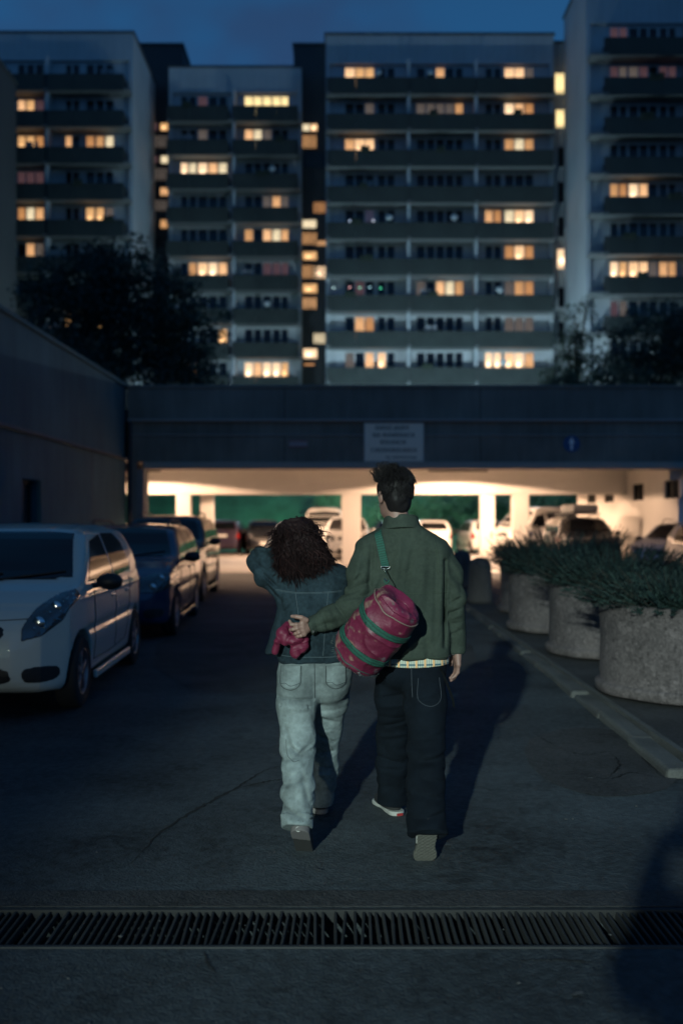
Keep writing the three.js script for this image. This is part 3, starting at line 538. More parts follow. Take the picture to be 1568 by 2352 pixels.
const headShape = (() => {                                         // looks along -z; crown up
  const cr = ellip([0, 0.03, 0.012], [0.075, 0.088, 0.096]), fc = ellip([0, -0.035, -0.03], [0.061, 0.088, 0.066]), jw = ellip([0, -0.088, -0.045], [0.042, 0.034, 0.045]);
  const ns = capsule([0, 0.0, -0.096], [0, -0.036, -0.112], 0.007, 0.012), br = capsule([-0.034, 0.022, -0.086], [0.034, 0.022, -0.086], 0.011, 0.011), lp = capsule([-0.019, -0.07, -0.088], [0.019, -0.07, -0.088], 0.009, 0.009);
  const so = [ellip([-0.031, 0.003, -0.103], [0.017, 0.011, 0.016]), ellip([0.031, 0.003, -0.103], [0.017, 0.011, 0.016])];
  const ear = [-1, 1].map((s) => { const o = ellip([s * 0.079, -0.008, 0.006], [0.011, 0.032, 0.021]), i = ellip([s * 0.09, -0.005, 0.002], [0.008, 0.019, 0.011]); return (x, y, z) => smax(o(x, y, z), -i(x, y, z), 0.006); });
  const nk = capsule([0, -0.05, 0.02], [0, -0.17, 0.035], 0.052, 0.056), bed = capsule([-0.02, -0.072, -0.094], [0.02, -0.072, -0.094], 0.002, 0.002);
  return (x, y, z) => {
    let d = smin(smin(cr(x, y, z), fc(x, y, z), 0.04), jw(x, y, z), 0.035);
    d = smin(d, ns(x, y, z), 0.012); d = smin(d, br(x, y, z), 0.015); d = smin(d, lp(x, y, z), 0.01);
    d = smax(d, -so[0](x, y, z), 0.012); d = smax(d, -so[1](x, y, z), 0.012); d = smax(d, -bed(x, y, z), 0.004);
    d = smin(d, nk(x, y, z), 0.03);
    return Math.min(d, smin(smin(d, ear[0](x, y, z), 0.008), ear[1](x, y, z), 0.008));
  };
})();
function handShape(palm, fingers) {                                // palm: capsules; fingers: chains with radii
  const p = bone(palm, 0.016), f = fingers.map(([pts, r]) => bone(chain(pts, r), 0.004));
  return (x, y, z) => { let d = p(x, y, z); for (const q of f) d = smin(d, q(x, y, z), 0.007); return d; };
}
// a relaxed hand hanging from the wrist: down, palm towards the thigh
function hangingHand(w, out, fwd, s = 1) {
  const at = (a, b, c) => [w[0] + out[0] * b * s + fwd[0] * c * s, w[1] - a * s, w[2] + out[2] * b * s + fwd[2] * c * s];
  const fing = [0, 1, 2, 3].map((i) => { const c = 0.03 - 0.02 * i, l = [0.9, 1, 0.94, 0.75][i]; return [[at(0.085 - 0.004 * i, 0.002, c), at(0.085 + 0.036 * l, 0.0, c + 0.006), at(0.085 + 0.06 * l, -0.012, c + 0.008), at(0.085 + 0.076 * l, -0.028, c + 0.006)], [0.0095 * s, 0.009 * s, 0.0083 * s, 0.0072 * s]]; });
  fing.push([[at(0.025, -0.004, 0.03), at(0.055, -0.014, 0.052), at(0.088, -0.02, 0.056)], [0.013 * s, 0.011 * s, 0.009 * s]]);
  return handShape([0, 1, 2, 3].map((i) => capsule(at(0.0, 0, 0.014 - 0.009 * i), at(0.085 - 0.004 * i, 0.002, 0.03 - 0.02 * i), 0.02 * s, 0.0125 * s)), fing);
}
// fabric that hangs in folds: fine waves running along and across
const folds = (x, y, z, a, sx = 7, sy = 16, seed = 1) => { const n = noise3(x * sx, y * sy, z * sx, seed), m = noise3(x * sx * 2.3 + y * 9, y * sy * 1.7, z * sx * 2.1, seed + 3); return a * ((1 - Math.abs(n)) ** 2 - 0.4 + 0.45 * m); };
const creases = (list, d, Zc) => { const s = list.map(([ax, ay, bx, by, amp, w]) => { const a = Zc(ax, ay, d), b = Zc(bx, by, d); return [a[0], a[1], b[0] - a[0], b[1] - a[1], amp, w]; }); return (x, y) => { let t = 0; for (const [ax, ay, dx, dy, amp, w] of s) { const px = x - ax, py = y - ay, k = clamp((px * dx + py * dy) / (dx * dx + dy * dy)), q = ((px - dx * k) ** 2 + (py - dy * k) ** 2) / (w * w); if (q < 6) t -= amp * Math.exp(-q) * (0.55 + 0.45 * Math.sin(Math.PI * clamp(k, 0.05, 0.95))); } return t; }; };
const boundsOf = (f, lo, hi) => [lo, hi];
function put(name, f, lo, hi, cell, mat, parent, opt = {}) { const g = netMesh(f, lo, hi, cell, opt), b = parent.userData.base ?? parent.parent.userData.base ?? parent.parent.parent.userData.base; return part(name, g.translate(-b[0], -b[1], -b[2]), mat, parent, opt.label); }
function at0(g, t) { const b = t.userData.base; return g.translate(-b[0], -b[1], -b[2]); }
function backZ(f, x, y, z = -4.2) { for (let i = 0; i < 240; i++) { const d = f(x, y, z); if (d < 0.0008) return z; z -= Math.max(0.0015, d * 0.7); if (z < -5.6) break; } return null; }
function seam(f, pts, r, off = 0.0006, n = 40) { const c = new THREE.CatmullRomCurve3(pts.map(([x, y]) => V(x, y, 0))), out = []; for (let i = 0; i <= n; i++) { const p = c.getPoint(i / n), z = backZ(f, p.x, p.y); if (z !== null) out.push(V(p.x, p.y, z + off)); } return out.length > 3 ? tube(out, r, 5, out.length * 2) : null; }
function strip(path, side, w, t) {                                 // a flat band along a path
  const n = path.length, pos = [], idx = [], uv = [];
  for (let i = 0; i < n; i++) {
    const p = path[i], tg = path[Math.min(i + 1, n - 1)].clone().sub(path[Math.max(i - 1, 0)]).normalize(), nn = side[i] ?? side[0], s = V().crossVectors(tg, nn).normalize(), m = V().crossVectors(s, tg).normalize();
    for (const [a, b] of [[-1, -1], [1, -1], [1, 1], [-1, 1]]) { const q = p.clone().addScaledVector(s, (a * w) / 2).addScaledVector(m, (b * t) / 2); pos.push(q.x, q.y, q.z); uv.push(a * w, i * 0.01); }
    if (i) for (let k = 0; k < 4; k++) { const A = 4 * (i - 1) + k, B = 4 * (i - 1) + ((k + 1) % 4), C = A + 4, D = B + 4; idx.push(A, B, C, B, D, C); }
  }
  const g = new THREE.BufferGeometry(); g.setAttribute('position', new THREE.Float32BufferAttribute(pos, 3)); g.setAttribute('uv', new THREE.Float32BufferAttribute(uv, 2)); g.setIndex(idx);
  const f = g.toNonIndexed(); f.computeVertexNormals(); return f;
}
// cloth and skin
{
  const weave = tex(128, (u, v) => 0.5 + 0.28 * Math.sin((u * 24 + v * 24) * 2 * Math.PI) + 0.3 * tile2(u, v, 32, 101, 2), false, 1 / 0.045);
  const plain = tex(128, (u, v) => 0.5 + 0.2 * Math.sin(u * 40 * 2 * Math.PI) * Math.sin(v * 40 * 2 * Math.PI) + 0.35 * tile2(u, v, 24, 104, 3), false, 1 / 0.06);
  const cloth = (rgb, seed, amp, rough, bump, more = {}) => phys([1, 1, 1], rough, { specularIntensity: 0.3, map: tex(256, (u, v) => tone(rgb, 1 + amp * tile2(u, v, 5, seed, 5) + amp * 0.7 * tile2(u, v, 48, seed + 1, 2)), true, 1 / 0.5), bumpMap: bump, bumpScale: 0.0012, ...more });
  M.skin = std([1, 1, 1], 0.55, { map: tex(128, (u, v) => tone([0.25, 0.142, 0.115], 1 + 0.15 * tile2(u, v, 6, 111, 3)), true, 1 / 0.2) });
  M.olive = cloth([0.036, 0.047, 0.038], 121, 0.3, 0.9, plain);
  M.denimDark = cloth([0.019, 0.033, 0.043], 123, 0.6, 0.92, weave);
  M.denimLight = cloth([0.215, 0.255, 0.26], 125, 0.34, 0.92, weave, { vertexColors: true });
  M.navy = cloth([0.0048, 0.0085, 0.014], 127, 0.3, 0.9, weave);
  M.shoeBlack = std([0.02, 0.02, 0.021], 0.8); M.shoeWhite = std([0.36, 0.36, 0.34], 0.75); M.soleGrey = std([0.1, 0.098, 0.085], 0.85);
  M.hairDark = phys([0.0095, 0.0075, 0.0085], 0.62, { specularIntensity: 0.6 }); M.hairRed = phys([0.012, 0.005, 0.0055], 0.75, { specularIntensity: 0.35 }); M.hairLite = phys([0.03, 0.0105, 0.0095], 0.65, { specularIntensity: 0.5 });
  M.stitch = std([0.02, 0.026, 0.03], 0.9); M.thread = std([0.06, 0.085, 0.1], 0.9); M.stitchOlive = std([0.035, 0.052, 0.035], 0.9);
  M.eye = std([0.7, 0.7, 0.68], 0.2); M.iris = std([0.03, 0.02, 0.012], 0.2);
}
function eyes(c, yaw, tilt, s, t) {
  const m = new THREE.Matrix4().compose(V(...c), new THREE.Quaternion().setFromEuler(new THREE.Euler(tilt[0], yaw, tilt[1], 'YXZ')), V(s, s, s));
  for (const k of [-1, 1]) {
    const e = part('eye', at0(new THREE.SphereGeometry(0.0125, 16, 12).translate(k * 0.031, 0.003, -0.083).applyMatrix4(m), t), M.eye, t);
    part('iris', at0(new THREE.SphereGeometry(0.0062, 12, 8).translate(k * 0.031, 0.003, -0.0905).applyMatrix4(m), t), M.iris, e);
  }
}
// hair: many fine tapering strands rooted on a head-shaped volume
function strand(pts, r, seg = 3) {
  const c = new THREE.CatmullRomCurve3(pts), n = pts.length * 2, pos = [], idx = [], nor = [];
  const up = V(0.3, 0.9, 0.2);
  for (let i = 0; i <= n; i++) {
    const p = c.getPoint(i / n), t = c.getTangent(i / n), a = V().crossVectors(t, up).normalize(), b = V().crossVectors(t, a), k = r * (1 - 0.8 * (i / n) ** 2);
    for (let j = 0; j < seg; j++) { const q = (j / seg) * 2 * Math.PI, nx = a.clone().multiplyScalar(Math.cos(q)).addScaledVector(b, Math.sin(q)); pos.push(p.x + nx.x * k, p.y + nx.y * k, p.z + nx.z * k); nor.push(nx.x, nx.y, nx.z); }
    if (i) for (let j = 0; j < seg; j++) { const A = (i - 1) * seg + j, B = (i - 1) * seg + ((j + 1) % seg); idx.push(A, B, A + seg, B, B + seg, A + seg); }
  }
  const g = new THREE.BufferGeometry(); g.setAttribute('position', new THREE.Float32BufferAttribute(pos, 3)); g.setAttribute('normal', new THREE.Float32BufferAttribute(nor, 3)); g.setIndex(idx);
  return g;
}
// ------------------------------------------------ the man
const man = thing('person', 'man in olive green jacket and dark trousers, one arm round the woman beside him', 'person', [0.33, 0, -4.9]);
man.userData.base = [0.33, 0, -4.9];
const mJ = { neck: [0.303, 1.5, -4.95], ls: [0.128, 1.41, -4.95], rs: [0.468, 1.388, -4.95], le: Z5(762, 1020, 4.87), lw: Z5(452, 1168, 4.835), re: Z5(1412, 1000, 4.93), rw: Z5(1428, 1335, 4.95),
  lh: [0.265, 0.9, -4.97], rh: [0.42, 0.9, -4.96], lk: [0.272, 0.475, -5.14], rk: [0.404, 0.478, -4.76], la: [0.272, 0.1, -5.27], ra: [0.379, 0.205, -4.5] };
const mHead = [0.262, 1.682, -4.955], mYaw = 0.42, mTilt = [0.03, 0.06];
const manHead = rot(mHead, mYaw, mTilt, headShape, 1.0);
let manJacket;
{
  const torso = bone([column([[0.86, 0.343, -4.96, 0.15, 0.1], [1.1, 0.335, -4.96, 0.145, 0.1], [1.35, 0.318, -4.95, 0.165, 0.1], [1.44, 0.308, -4.96, 0.09, 0.06]]), capsule(mJ.ls, mJ.rs, 0.048, 0.044), capsule([0.303, 1.5, -4.965], [0.28, 1.58, -4.955], 0.05, 0.05),
    ...chain([mJ.ls, mJ.le, mJ.lw], [0.042, 0.03, 0.024]), ...chain([mJ.rs, mJ.re, mJ.rw], [0.042, 0.03, 0.024]), ...chain([mJ.lh, mJ.lk, mJ.la], [0.085, 0.058, 0.038]), ...chain([mJ.rh, mJ.rk, mJ.ra], [0.085, 0.058, 0.038]),
    capsule(mJ.la, [0.25, 0.05, -5.42], 0.035, 0.03), capsule(mJ.ra, [0.385, 0.05, -4.58], 0.034, 0.03)], 0.05);
  // left hand spread on the woman's back: thumb up, four fingers bent at the knuckles
  const w = mJ.lw, D = 4.792;
  const lh = handShape([capsule(w, ZH(880, 330, D), 0.023, 0.013), capsule(w, ZH(868, 420, D), 0.024, 0.0115), capsule(w, ZH(875, 500, D), 0.024, 0.0115), capsule(w, ZH(890, 585, D), 0.023, 0.011), capsule(w, ZH(915, 655, D), 0.022, 0.0105)], [
    [[ZH(960, 330, D), ZH(850, 272, D - 0.008), ZH(735, 250, D - 0.006), ZH(630, 238, D + 0.004)], [0.013, 0.0115, 0.01, 0.0082]],
    [[ZH(868, 420, D), ZH(735, 432, D - 0.014), ZH(615, 425, D - 0.006), ZH(572, 345, D + 0.006)], [0.0105, 0.0098, 0.009, 0.0072]],
    [[ZH(875, 500, D), ZH(745, 520, D - 0.016), ZH(650, 540, D - 0.012), ZH(596, 548, D)], [0.0105, 0.0098, 0.009, 0.0078]],
    [[ZH(890, 585, D), ZH(790, 612, D - 0.016), ZH(712, 636, D - 0.008), ZH(680, 648, D + 0.006)], [0.01, 0.0093, 0.0085, 0.0072]],
    [[ZH(915, 655, D), ZH(840, 686, D - 0.012), ZH(770, 700, D - 0.006), ZH(730, 708, D + 0.006)], [0.0092, 0.0084, 0.0076, 0.0066]]]);
  const rh = hangingHand([mJ.rw[0], mJ.rw[1] + 0.01, mJ.rw[2]], [1, 0, 0.1], [-0.1, 0, -1], 0.98);
  const lo = (p, q) => p.map((v, i) => Math.min(v, q[i]) - 0.12), hi = (p, q) => p.map((v, i) => Math.max(v, q[i]) + 0.12);
  const body = merge([netMesh(torso, [-0.3, 0, -5.55], [0.72, 1.56, -4.36], 0.016), netMesh(manHead, [mHead[0] - 0.13, mHead[1] - 0.2, mHead[2] - 0.15], [mHead[0] + 0.13, mHead[1] + 0.14, mHead[2] + 0.13], 0.0042),
    netMesh(lh, [w[0] - 0.17, w[1] - 0.08, -4.87], [w[0] + 0.03, w[1] + 0.09, -4.74], 0.0028), netMesh(rh, [mJ.rw[0] - 0.06, mJ.rw[1] - 0.2, mJ.rw[2] - 0.1], [mJ.rw[0] + 0.05, mJ.rw[1] + 0.04, mJ.rw[2] + 0.06], 0.0036)]);
  part('body', at0(body, man), M.skin, man);
  eyes(mHead, mYaw, mTilt, 1, man);
  // nails
  // jacket
  const tr = column([[0.87, 0.352, -4.955, 0.19, 0.15], [0.95, 0.352, -4.955, 0.193, 0.146], [1.12, 0.34, -4.955, 0.198, 0.135], [1.3, 0.325, -4.95, 0.205, 0.128], [1.4, 0.315, -4.95, 0.19, 0.112], [1.475, 0.307, -4.95, 0.13, 0.09], [1.548, 0.3, -4.945, 0.076, 0.07]], 2.8);
  const sh = bone([capsule([0.25, 1.462, -4.95], [0.145, 1.412, -4.95], 0.062, 0.066), capsule([0.36, 1.458, -4.95], [0.477, 1.4, -4.95], 0.062, 0.066)], 0.04);
  const slL = bone(chain([[0.142, 1.395, -4.95], [mix(mJ.ls[0], mJ.le[0], 0.5) + 0.004, 1.28, -4.91], mJ.le, [mix(mJ.le[0], mJ.lw[0], 0.55), mix(mJ.le[1], mJ.lw[1], 0.55) - 0.012, -4.855], [mJ.lw[0] + 0.012, mJ.lw[1], mJ.lw[2]]], [0.082, 0.076, 0.068, 0.06, 0.044]), 0.03);
  const slR = bone(chain([[0.472, 1.382, -4.95], [0.528, 1.28, -4.945], mJ.re, [mJ.rw[0], mJ.rw[1] + 0.015, mJ.rw[2]]], [0.08, 0.072, 0.061, 0.046]), 0.03);
  const cuffL = (() => { const a = V(...mJ.lw), n = V(...mJ.le).sub(a).normalize(); return (x, y, z) => -((x - a.x) * n.x + (y - a.y) * n.y + (z - a.z) * n.z) - 0.0; })();
  const mc = creases([[1062, 600, 1005, 930, 0.014, 0.022], [1135, 690, 1075, 1010, -0.012, 0.014], [1215, 650, 1190, 1030, 0.011, 0.024], [1295, 700, 1275, 1260, -0.008, 0.014], [872, 640, 852, 900, -0.014, 0.012], [915, 830, 860, 1000, 0.009, 0.014], [1352, 740, 1345, 1300, -0.02, 0.009], [800, 690, 745, 900, 0.01, 0.014], [990, 950, 960, 1250, 0.008, 0.018], [1090, 1080, 1110, 1370, 0.007, 0.02], [1210, 1100, 1230, 1370, -0.006, 0.014],
    [712, 905, 800, 830, -0.011, 0.009], [690, 965, 790, 925, -0.012, 0.008], [705, 1000, 770, 985, 0.01, 0.009], [630, 1015, 700, 1110, -0.012, 0.009], [585, 1065, 640, 1165, 0.009, 0.01], [560, 1085, 592, 1200, -0.011, 0.008], [505, 1105, 525, 1225, -0.009, 0.008], [470, 1110, 480, 1240, 0.007, 0.01],
    [1390, 1020, 1452, 985, -0.011, 0.008], [1388, 1085, 1452, 1060, -0.012, 0.008], [1392, 1120, 1452, 1100, 0.009, 0.009], [1395, 1160, 1452, 1150, -0.01, 0.008], [1400, 1230, 1450, 1205, -0.01, 0.008], [1385, 760, 1440, 860, -0.008, 0.012], [1380, 860, 1430, 930, 0.008, 0.012], [850, 560, 940, 520, 0.006, 0.016], [1000, 540, 1130, 545, -0.005, 0.012]], 4.87, Z5);
  manJacket = (x, y, z) => {
    let b = smin(tr(x, y, z), sh(x, y, z), 0.06);
    const aL = slL(x, y, z), aR = slR(x, y, z);
    // long vertical drapes on the back, slanting folds at the armpits, rings of folds on the sleeves
    const up = step01(0.9, 1.3, y);
    b += 0.010 * up * Math.sin((x - 0.33) * 34 + 2.2 * noise3(x * 3, y * 4, z, 8)) * step01(1.5, 1.3, y) * step01(0.85, 1.15, y) + folds(x, y, z, 0.006, 9, 5, 12) + 0.004 * noise3(x * 6, y * 22, z * 6, 5) * (1 - up);
    const fl = folds(x + y * 0.5, y - x * 0.4, z, 0.013, 7, 17, 21) * step01(0.0, 0.1, Math.hypot(x - mJ.lw[0], y - mJ.lw[1])), fr = folds(x, y + x * 0.35, z, 0.011, 5, 17, 25) * step01(0.9, 1.02, y);
    let d = smin(smin(b, aL + fl, 0.03), aR + fr, 0.014) + mc(x, y) + 0.0035 * ((1 - Math.abs(noise3(x * 16, y * 9, z * 16, 91))) ** 3);
    d = smax(d, cuffL(x, y, z), 0.006);
    d = smax(d, mJ.rw[1] - 0.012 - y + (x < 0.52 ? -1 : 0), 0.006);
    return d;
  };
  const jk = put('jacket', manJacket, [-0.25, 0.82, -5.13], [0.68, 1.58, -4.72], 0.0075, M.olive, man, { lip: 1.7, soft: 0.8 });
  // collar: a band that stands round the neck and folds over
  const cc = rot([0.297, 1.53, -4.948], 0, [-0.22, 0.02], (x, y, z) => { const q = Math.hypot(x / 1.05, z * 1.06), r = 0.075 + 0.016 * step01(0.035, -0.03, y) + 0.003 * noise3(x * 30, y * 20, z * 30, 3); return smax(Math.abs(q - r) - 0.0065, Math.abs(y - 0.004) - 0.036 + 0.02 * step01(0.02, -0.08, z), 0.006); });
  part('collar', at0(netMesh(cc, [0.18, 1.46, -5.07], [0.42, 1.6, -4.84], 0.0055), man), M.olive, jk);
  const seams = [seam(manJacket, [[0.165, 1.205], [0.25, 1.2], [0.4, 1.2], [0.525, 1.205]], 0.0016), seam(manJacket, [[0.165, 0.893], [0.3, 0.889], [0.45, 0.889], [0.525, 0.893]], 0.0014), seam(manJacket, [[0.155, 1.47], [0.165, 1.38], [0.17, 1.3]], 0.0016), seam(manJacket, [[0.452, 1.46], [0.468, 1.38], [0.47, 1.3]], 0.0016)];
  part('seam', at0(merge(seams), man), M.stitchOlive, jk);
  { // cuff seam and button
    const a = V(...mJ.lw), n = V(...mJ.le).sub(a).normalize();
    part('button', at0(new THREE.CylinderGeometry(0.006, 0.006, 0.003, 14).rotateX(Math.PI / 2).translate(a.x + n.x * 0.03, a.y + n.y * 0.03 - 0.035, -4.792), man), M.black, jk);
  }
  // checked shirt below the hem
  const sf = column([[0.82, 0.35, -4.955, 0.18, 0.144], [0.86, 0.35, -4.955, 0.18, 0.143], [0.92, 0.35, -4.955, 0.172, 0.124]], 2.8);
  const check = tex(128, (u, v) => { const a = Math.abs(((u * 4) % 1) - 0.5), b = (u * 16 + 0.3) % 1, c = (v * 4) % 1; return a < 0.13 ? [0.86, 0.66, 0.47] : b < 0.13 ? [0.06, 0.1, 0.12] : c < 0.2 ? [0.3, 0.42, 0.45] : [0.72, 0.74, 0.68]; }, true, 1 / 0.17);
  put('shirt', (x, y, z) => Math.max(sf(x, y, z) + 0.003 * noise3(x * 24, y * 8, z * 24, 2), 0.843 + 0.005 * Math.sin(x * 14) - y), [0.13, 0.8, -5.1], [0.55, 0.9, -4.8], 0.006, std([1, 1, 1], 0.9, { map: check }), man, { label: 'checked shirt hem showing below the jacket' });
  // trousers
  const pl = bone([ellip([0.338, 0.865, -4.965], [0.168, 0.1, 0.118]), ellip([0.28, 0.83, -4.93], [0.1, 0.115, 0.105]), ellip([0.402, 0.83, -4.925], [0.1, 0.115, 0.105])], 0.05);
  const lL = bone(chain([[0.27, 0.86, -4.965], [0.268, 0.66, -5.04], mJ.lk, [0.268, 0.28, -5.2], [0.272, 0.05, -5.27]], [0.1, 0.098, 0.086, 0.083, 0.086]), 0.03);
  const lR = bone(chain([[0.412, 0.86, -4.965], [0.41, 0.66, -4.87], mJ.rk, [0.39, 0.32, -4.61], [0.38, 0.12, -4.43]], [0.104, 0.1, 0.088, 0.087, 0.092]), 0.03);
  const hemN = V(0.01, -0.82, 0.57).normalize();
  const tc = creases([[920, 430, 1075, 395, -0.012, 0.011], [930, 480, 1080, 470, 0.01, 0.014], [1110, 420, 1300, 380, -0.012, 0.011], [1120, 640, 1330, 600, -0.012, 0.01], [1125, 700, 1340, 690, 0.01, 0.013], [1130, 760, 1340, 720, -0.011, 0.01], [945, 640, 1100, 600, -0.011, 0.01], [945, 720, 1100, 700, 0.01, 0.012], [1130, 900, 1330, 960, -0.01, 0.012], [1125, 1040, 1310, 1010, -0.012, 0.01], [1120, 1110, 1310, 1120, 0.01, 0.013], [1125, 1170, 1300, 1140, -0.012, 0.01], [940, 880, 1100, 930, -0.011, 0.011], [940, 960, 1090, 970, -0.012, 0.01], [1170, 250, 1160, 500, 0.007, 0.016]], 4.78, Z6);
  const trousers = (x, y, z) => {
    const f = folds(x, y, z, 0.012, 7, 15, 31) * step01(0.75, 0.4, y) + 0.005 * noise3(x * 9, y * 14, z * 9, 33);
    const a = smax(lL(x, y, z) + f, 0.055 - y, 0.008), q = (x - 0.38) * hemN.x + (y - 0.135) * hemN.y + (z + 4.465) * hemN.z;
    const b = smax(lR(x, y, z) + f, q, 0.008);
    return smin(smin(pl(x, y, z) + f * 0.4, a, 0.03), b, 0.03) + tc(x, y);
  };
  const ts = put('trousers', trousers, [0.12, 0.02, -5.42], [0.58, 0.98, -4.34], 0.0085, M.navy, man, { lip: 1.6, soft: 0.8 });
  part('seam', at0(merge([seam(trousers, [[0.338, 0.84], [0.34, 0.76], [0.342, 0.7]], 0.0016), seam(trousers, [[0.37, 0.79], [0.37, 0.69], [0.43, 0.665], [0.475, 0.69], [0.475, 0.79]], 0.0013)]), man), std([0.05, 0.06, 0.075], 0.9), ts);
  // shoes: the front one flat with a white sole, the rear one up on its toes
  const shoe = (c, yaw, pitch, lenK) => ({
    up: rot(c, yaw, [pitch, 0], (x, y, z) => { let d = smin(ellip([0, 0.042, 0.01], [0.04, 0.042, 0.058])(x, y, z), ellip([0, 0.032, -0.11], [0.046, 0.04, 0.1])(x, y, z), 0.06); return smax(d, 0.014 - y, 0.01); }),
    sole: rot(c, yaw, [pitch, 0], (x, y, z) => { const w = 0.043 - 0.007 * step01(0.0, -0.08, z) * step01(-0.16, -0.06, z) + 0.004 * step01(-0.08, -0.14, z), q = Math.hypot(Math.max(0, z - 0.045), Math.max(0, -z - 0.165)); return smax(Math.hypot(x, q * 1.0) - w, Math.abs(y - 0.011) - 0.012, 0.006); }) });
  const f1 = shoe([0.272, 0.002, -5.3], 0.36, 0), s1 = part('shoe', at0(netMesh(f1.up, [0.1, -0.01, -5.55], [0.42, 0.14, -5.18], 0.006), man), M.shoeBlack, man);
  const so1 = part('sole', at0(netMesh(f1.sole, [0.1, -0.02, -5.58], [0.42, 0.05, -5.18], 0.0055), man), M.shoeWhite, s1);
  part('heel_tag', at0(box(-0.017, 0.017, 0.004, 0.018, 0, 0.0015).rotateY(0.36).translate(0.305, 0.002, -5.211), man), std([0.3, 0.02, 0.02], 0.6), s1, 'small red heel tag on the white sole');
  const f2 = shoe([0.382, 0.148, -4.44], 0.02, -0.93), s2 = part('shoe', at0(netMesh(f2.up, [0.28, -0.02, -4.75], [0.5, 0.25, -4.3], 0.006), man), M.shoeBlack, man);
  const so2f = rot([0.382, 0.148, -4.44], 0.02, [-0.93, 0], (x, y, z) => { const w = 0.046 - 0.004 * step01(0.0, -0.07, z) * step01(-0.15, -0.07, z) + 0.008 * step01(-0.08, -0.15, z), q = Math.hypot(Math.max(0, z - 0.02), Math.max(0, -z - 0.15)); return smax(Math.hypot(x, q) - w, Math.abs(y - 0.008) - 0.013, 0.006) + 0.0016 * (Math.sin(z * 260) * Math.sin(x * 260) > 0 ? 1 : 0); });
  part('sole', at0(netMesh(so2f, [0.28, -0.06, -4.75], [0.5, 0.22, -4.3], 0.005), man), M.soleGrey, s2, 'grey worn sole turned up towards the viewer');
  part('shoe_trim', at0(merge([rbox(-0.048, -0.04, 0.0, 0.03, -0.06, -0.01, 0.003).rotateX(-0.93).translate(0.382, 0.148, -4.44)]), man), M.shoeWhite, s2);
  // earring, wrist band
  part('earring', at0(new THREE.TorusGeometry(0.009, 0.0017, 8, 20).rotateY(0.9).translate(0.193, 1.628, -4.975), man), std([0.8, 0.8, 0.78], 0.2, { metalness: 1 }), man);
  part('wristwatch', at0(new THREE.TorusGeometry(0.029, 0.007, 8, 24).scale(1, 0.85, 1.2).rotateX(Math.PI / 2).translate(mJ.rw[0], mJ.rw[1] - 0.01, mJ.rw[2]), man), std([0.3, 0.3, 0.3], 0.25, { metalness: 0.8 }), man);
  // hair: short at the nape, longer and tousled on top, a tuft to the left
  const R = rng(401), base = rot(mHead, mYaw, mTilt, (x, y, z) => {
    let d = smin(ellip([0, 0.036, 0.016], [0.083, 0.094, 0.104])(x, y, z), ellip([0, -0.03, 0.045], [0.067, 0.075, 0.062])(x, y, z), 0.03);
    d += 0.003 + 0.004 * noise3(x * 40, y * 40, z * 40, 5) + 0.006 * noise3(x * 22, y * 22, z * 22, 6);
    const face = smax(z + 0.045 - (y > 0.035 ? (y - 0.035) * 1.2 : 0), -9, 0.01);
    return smax(smax(d, -(z + 0.05) - 0.012 - Math.max(0, (y - 0.05) * 1.1), 0.015), -0.098 - y + (z < 0.02 ? 0.1 * (0.02 - z) / 0.03 * 0.7 : 0), 0.02);
  }, 1);
  const hr = put('hair', base, [mHead[0] - 0.13, mHead[1] - 0.13, mHead[2] - 0.14], [mHead[0] + 0.13, mHead[1] + 0.16, mHead[2] + 0.16], 0.005, M.hairDark, man, { lip: 2 });
  const q = new THREE.Quaternion().setFromEuler(new THREE.Euler(mTilt[0], mYaw, mTilt[1], 'YXZ')), st = [];
  for (let i = 0; i < 3200; i++) {
    const th = R() * 2 * Math.PI, ph = Math.acos(1 - R() * 1.5), top = Math.cos(ph);
    const n = V(Math.sin(ph) * Math.cos(th), top, Math.sin(ph) * Math.sin(th)).normalize(), p = V(n.x * 0.08, 0.034 + n.y * 0.09, 0.016 + n.z * 0.1);
    if (p.z < -0.06 && p.y < 0.07) continue;
    const len = top > 0.3 ? (0.018 + 0.024 * R()) * (n.x > 0.2 ? 0.6 : 1) : 0.01 + 0.012 * R(), lean = V(-0.5 + R() * 0.5, 0.2 + 0.3 * R(), (R() - 0.5) * 0.9), dir = n.clone().multiplyScalar(top > 0.3 ? 0.7 : 0.35).addScaledVector(top > 0.3 ? lean : V((R() - 0.5) * 0.5, -0.9, 0.2 * R()), 0.75).normalize();
    const curl = V(R() - 0.5, R() - 0.3, R() - 0.5).multiplyScalar(len * 0.55);
    const a = p, b = p.clone().addScaledVector(dir, len * 0.55).add(curl), c = p.clone().addScaledVector(dir, len).addScaledVector(curl, -0.3);
    st.push(strand([a, b, c].map((v) => v.applyQuaternion(q).add(V(...mHead))), 0.0015));
  }
  for (let i = 0; i < 1100; i++) {                                 // longer hair of the crown lying back over the sides
    const th = R() * Math.PI, ph = 0.25 + R() * 0.95, n = V(Math.sin(ph) * Math.cos(th), Math.cos(ph), Math.sin(ph) * Math.sin(th)), p = V(n.x * 0.081, 0.036 + n.y * 0.094, 0.016 + n.z * 0.103), tan = V(n.x * n.y, -(1 - n.y * n.y), n.z * n.y).normalize();
    const d = tan.addScaledVector(n, 0.35).add(V((R() - 0.5) * 0.9, 0, (R() - 0.5) * 0.5)).normalize(), l = 0.02 + 0.022 * R(), cu = V(R() - 0.5, R() - 0.5, R() - 0.5).multiplyScalar(0.012);
    st.push(strand([p, p.clone().addScaledVector(d, l * 0.5).addScaledVector(n, 0.004).add(cu), p.clone().addScaledVector(d, l).addScaledVector(cu, -0.4)].map((v) => v.applyQuaternion(q).add(V(...mHead))), 0.0016));
  }
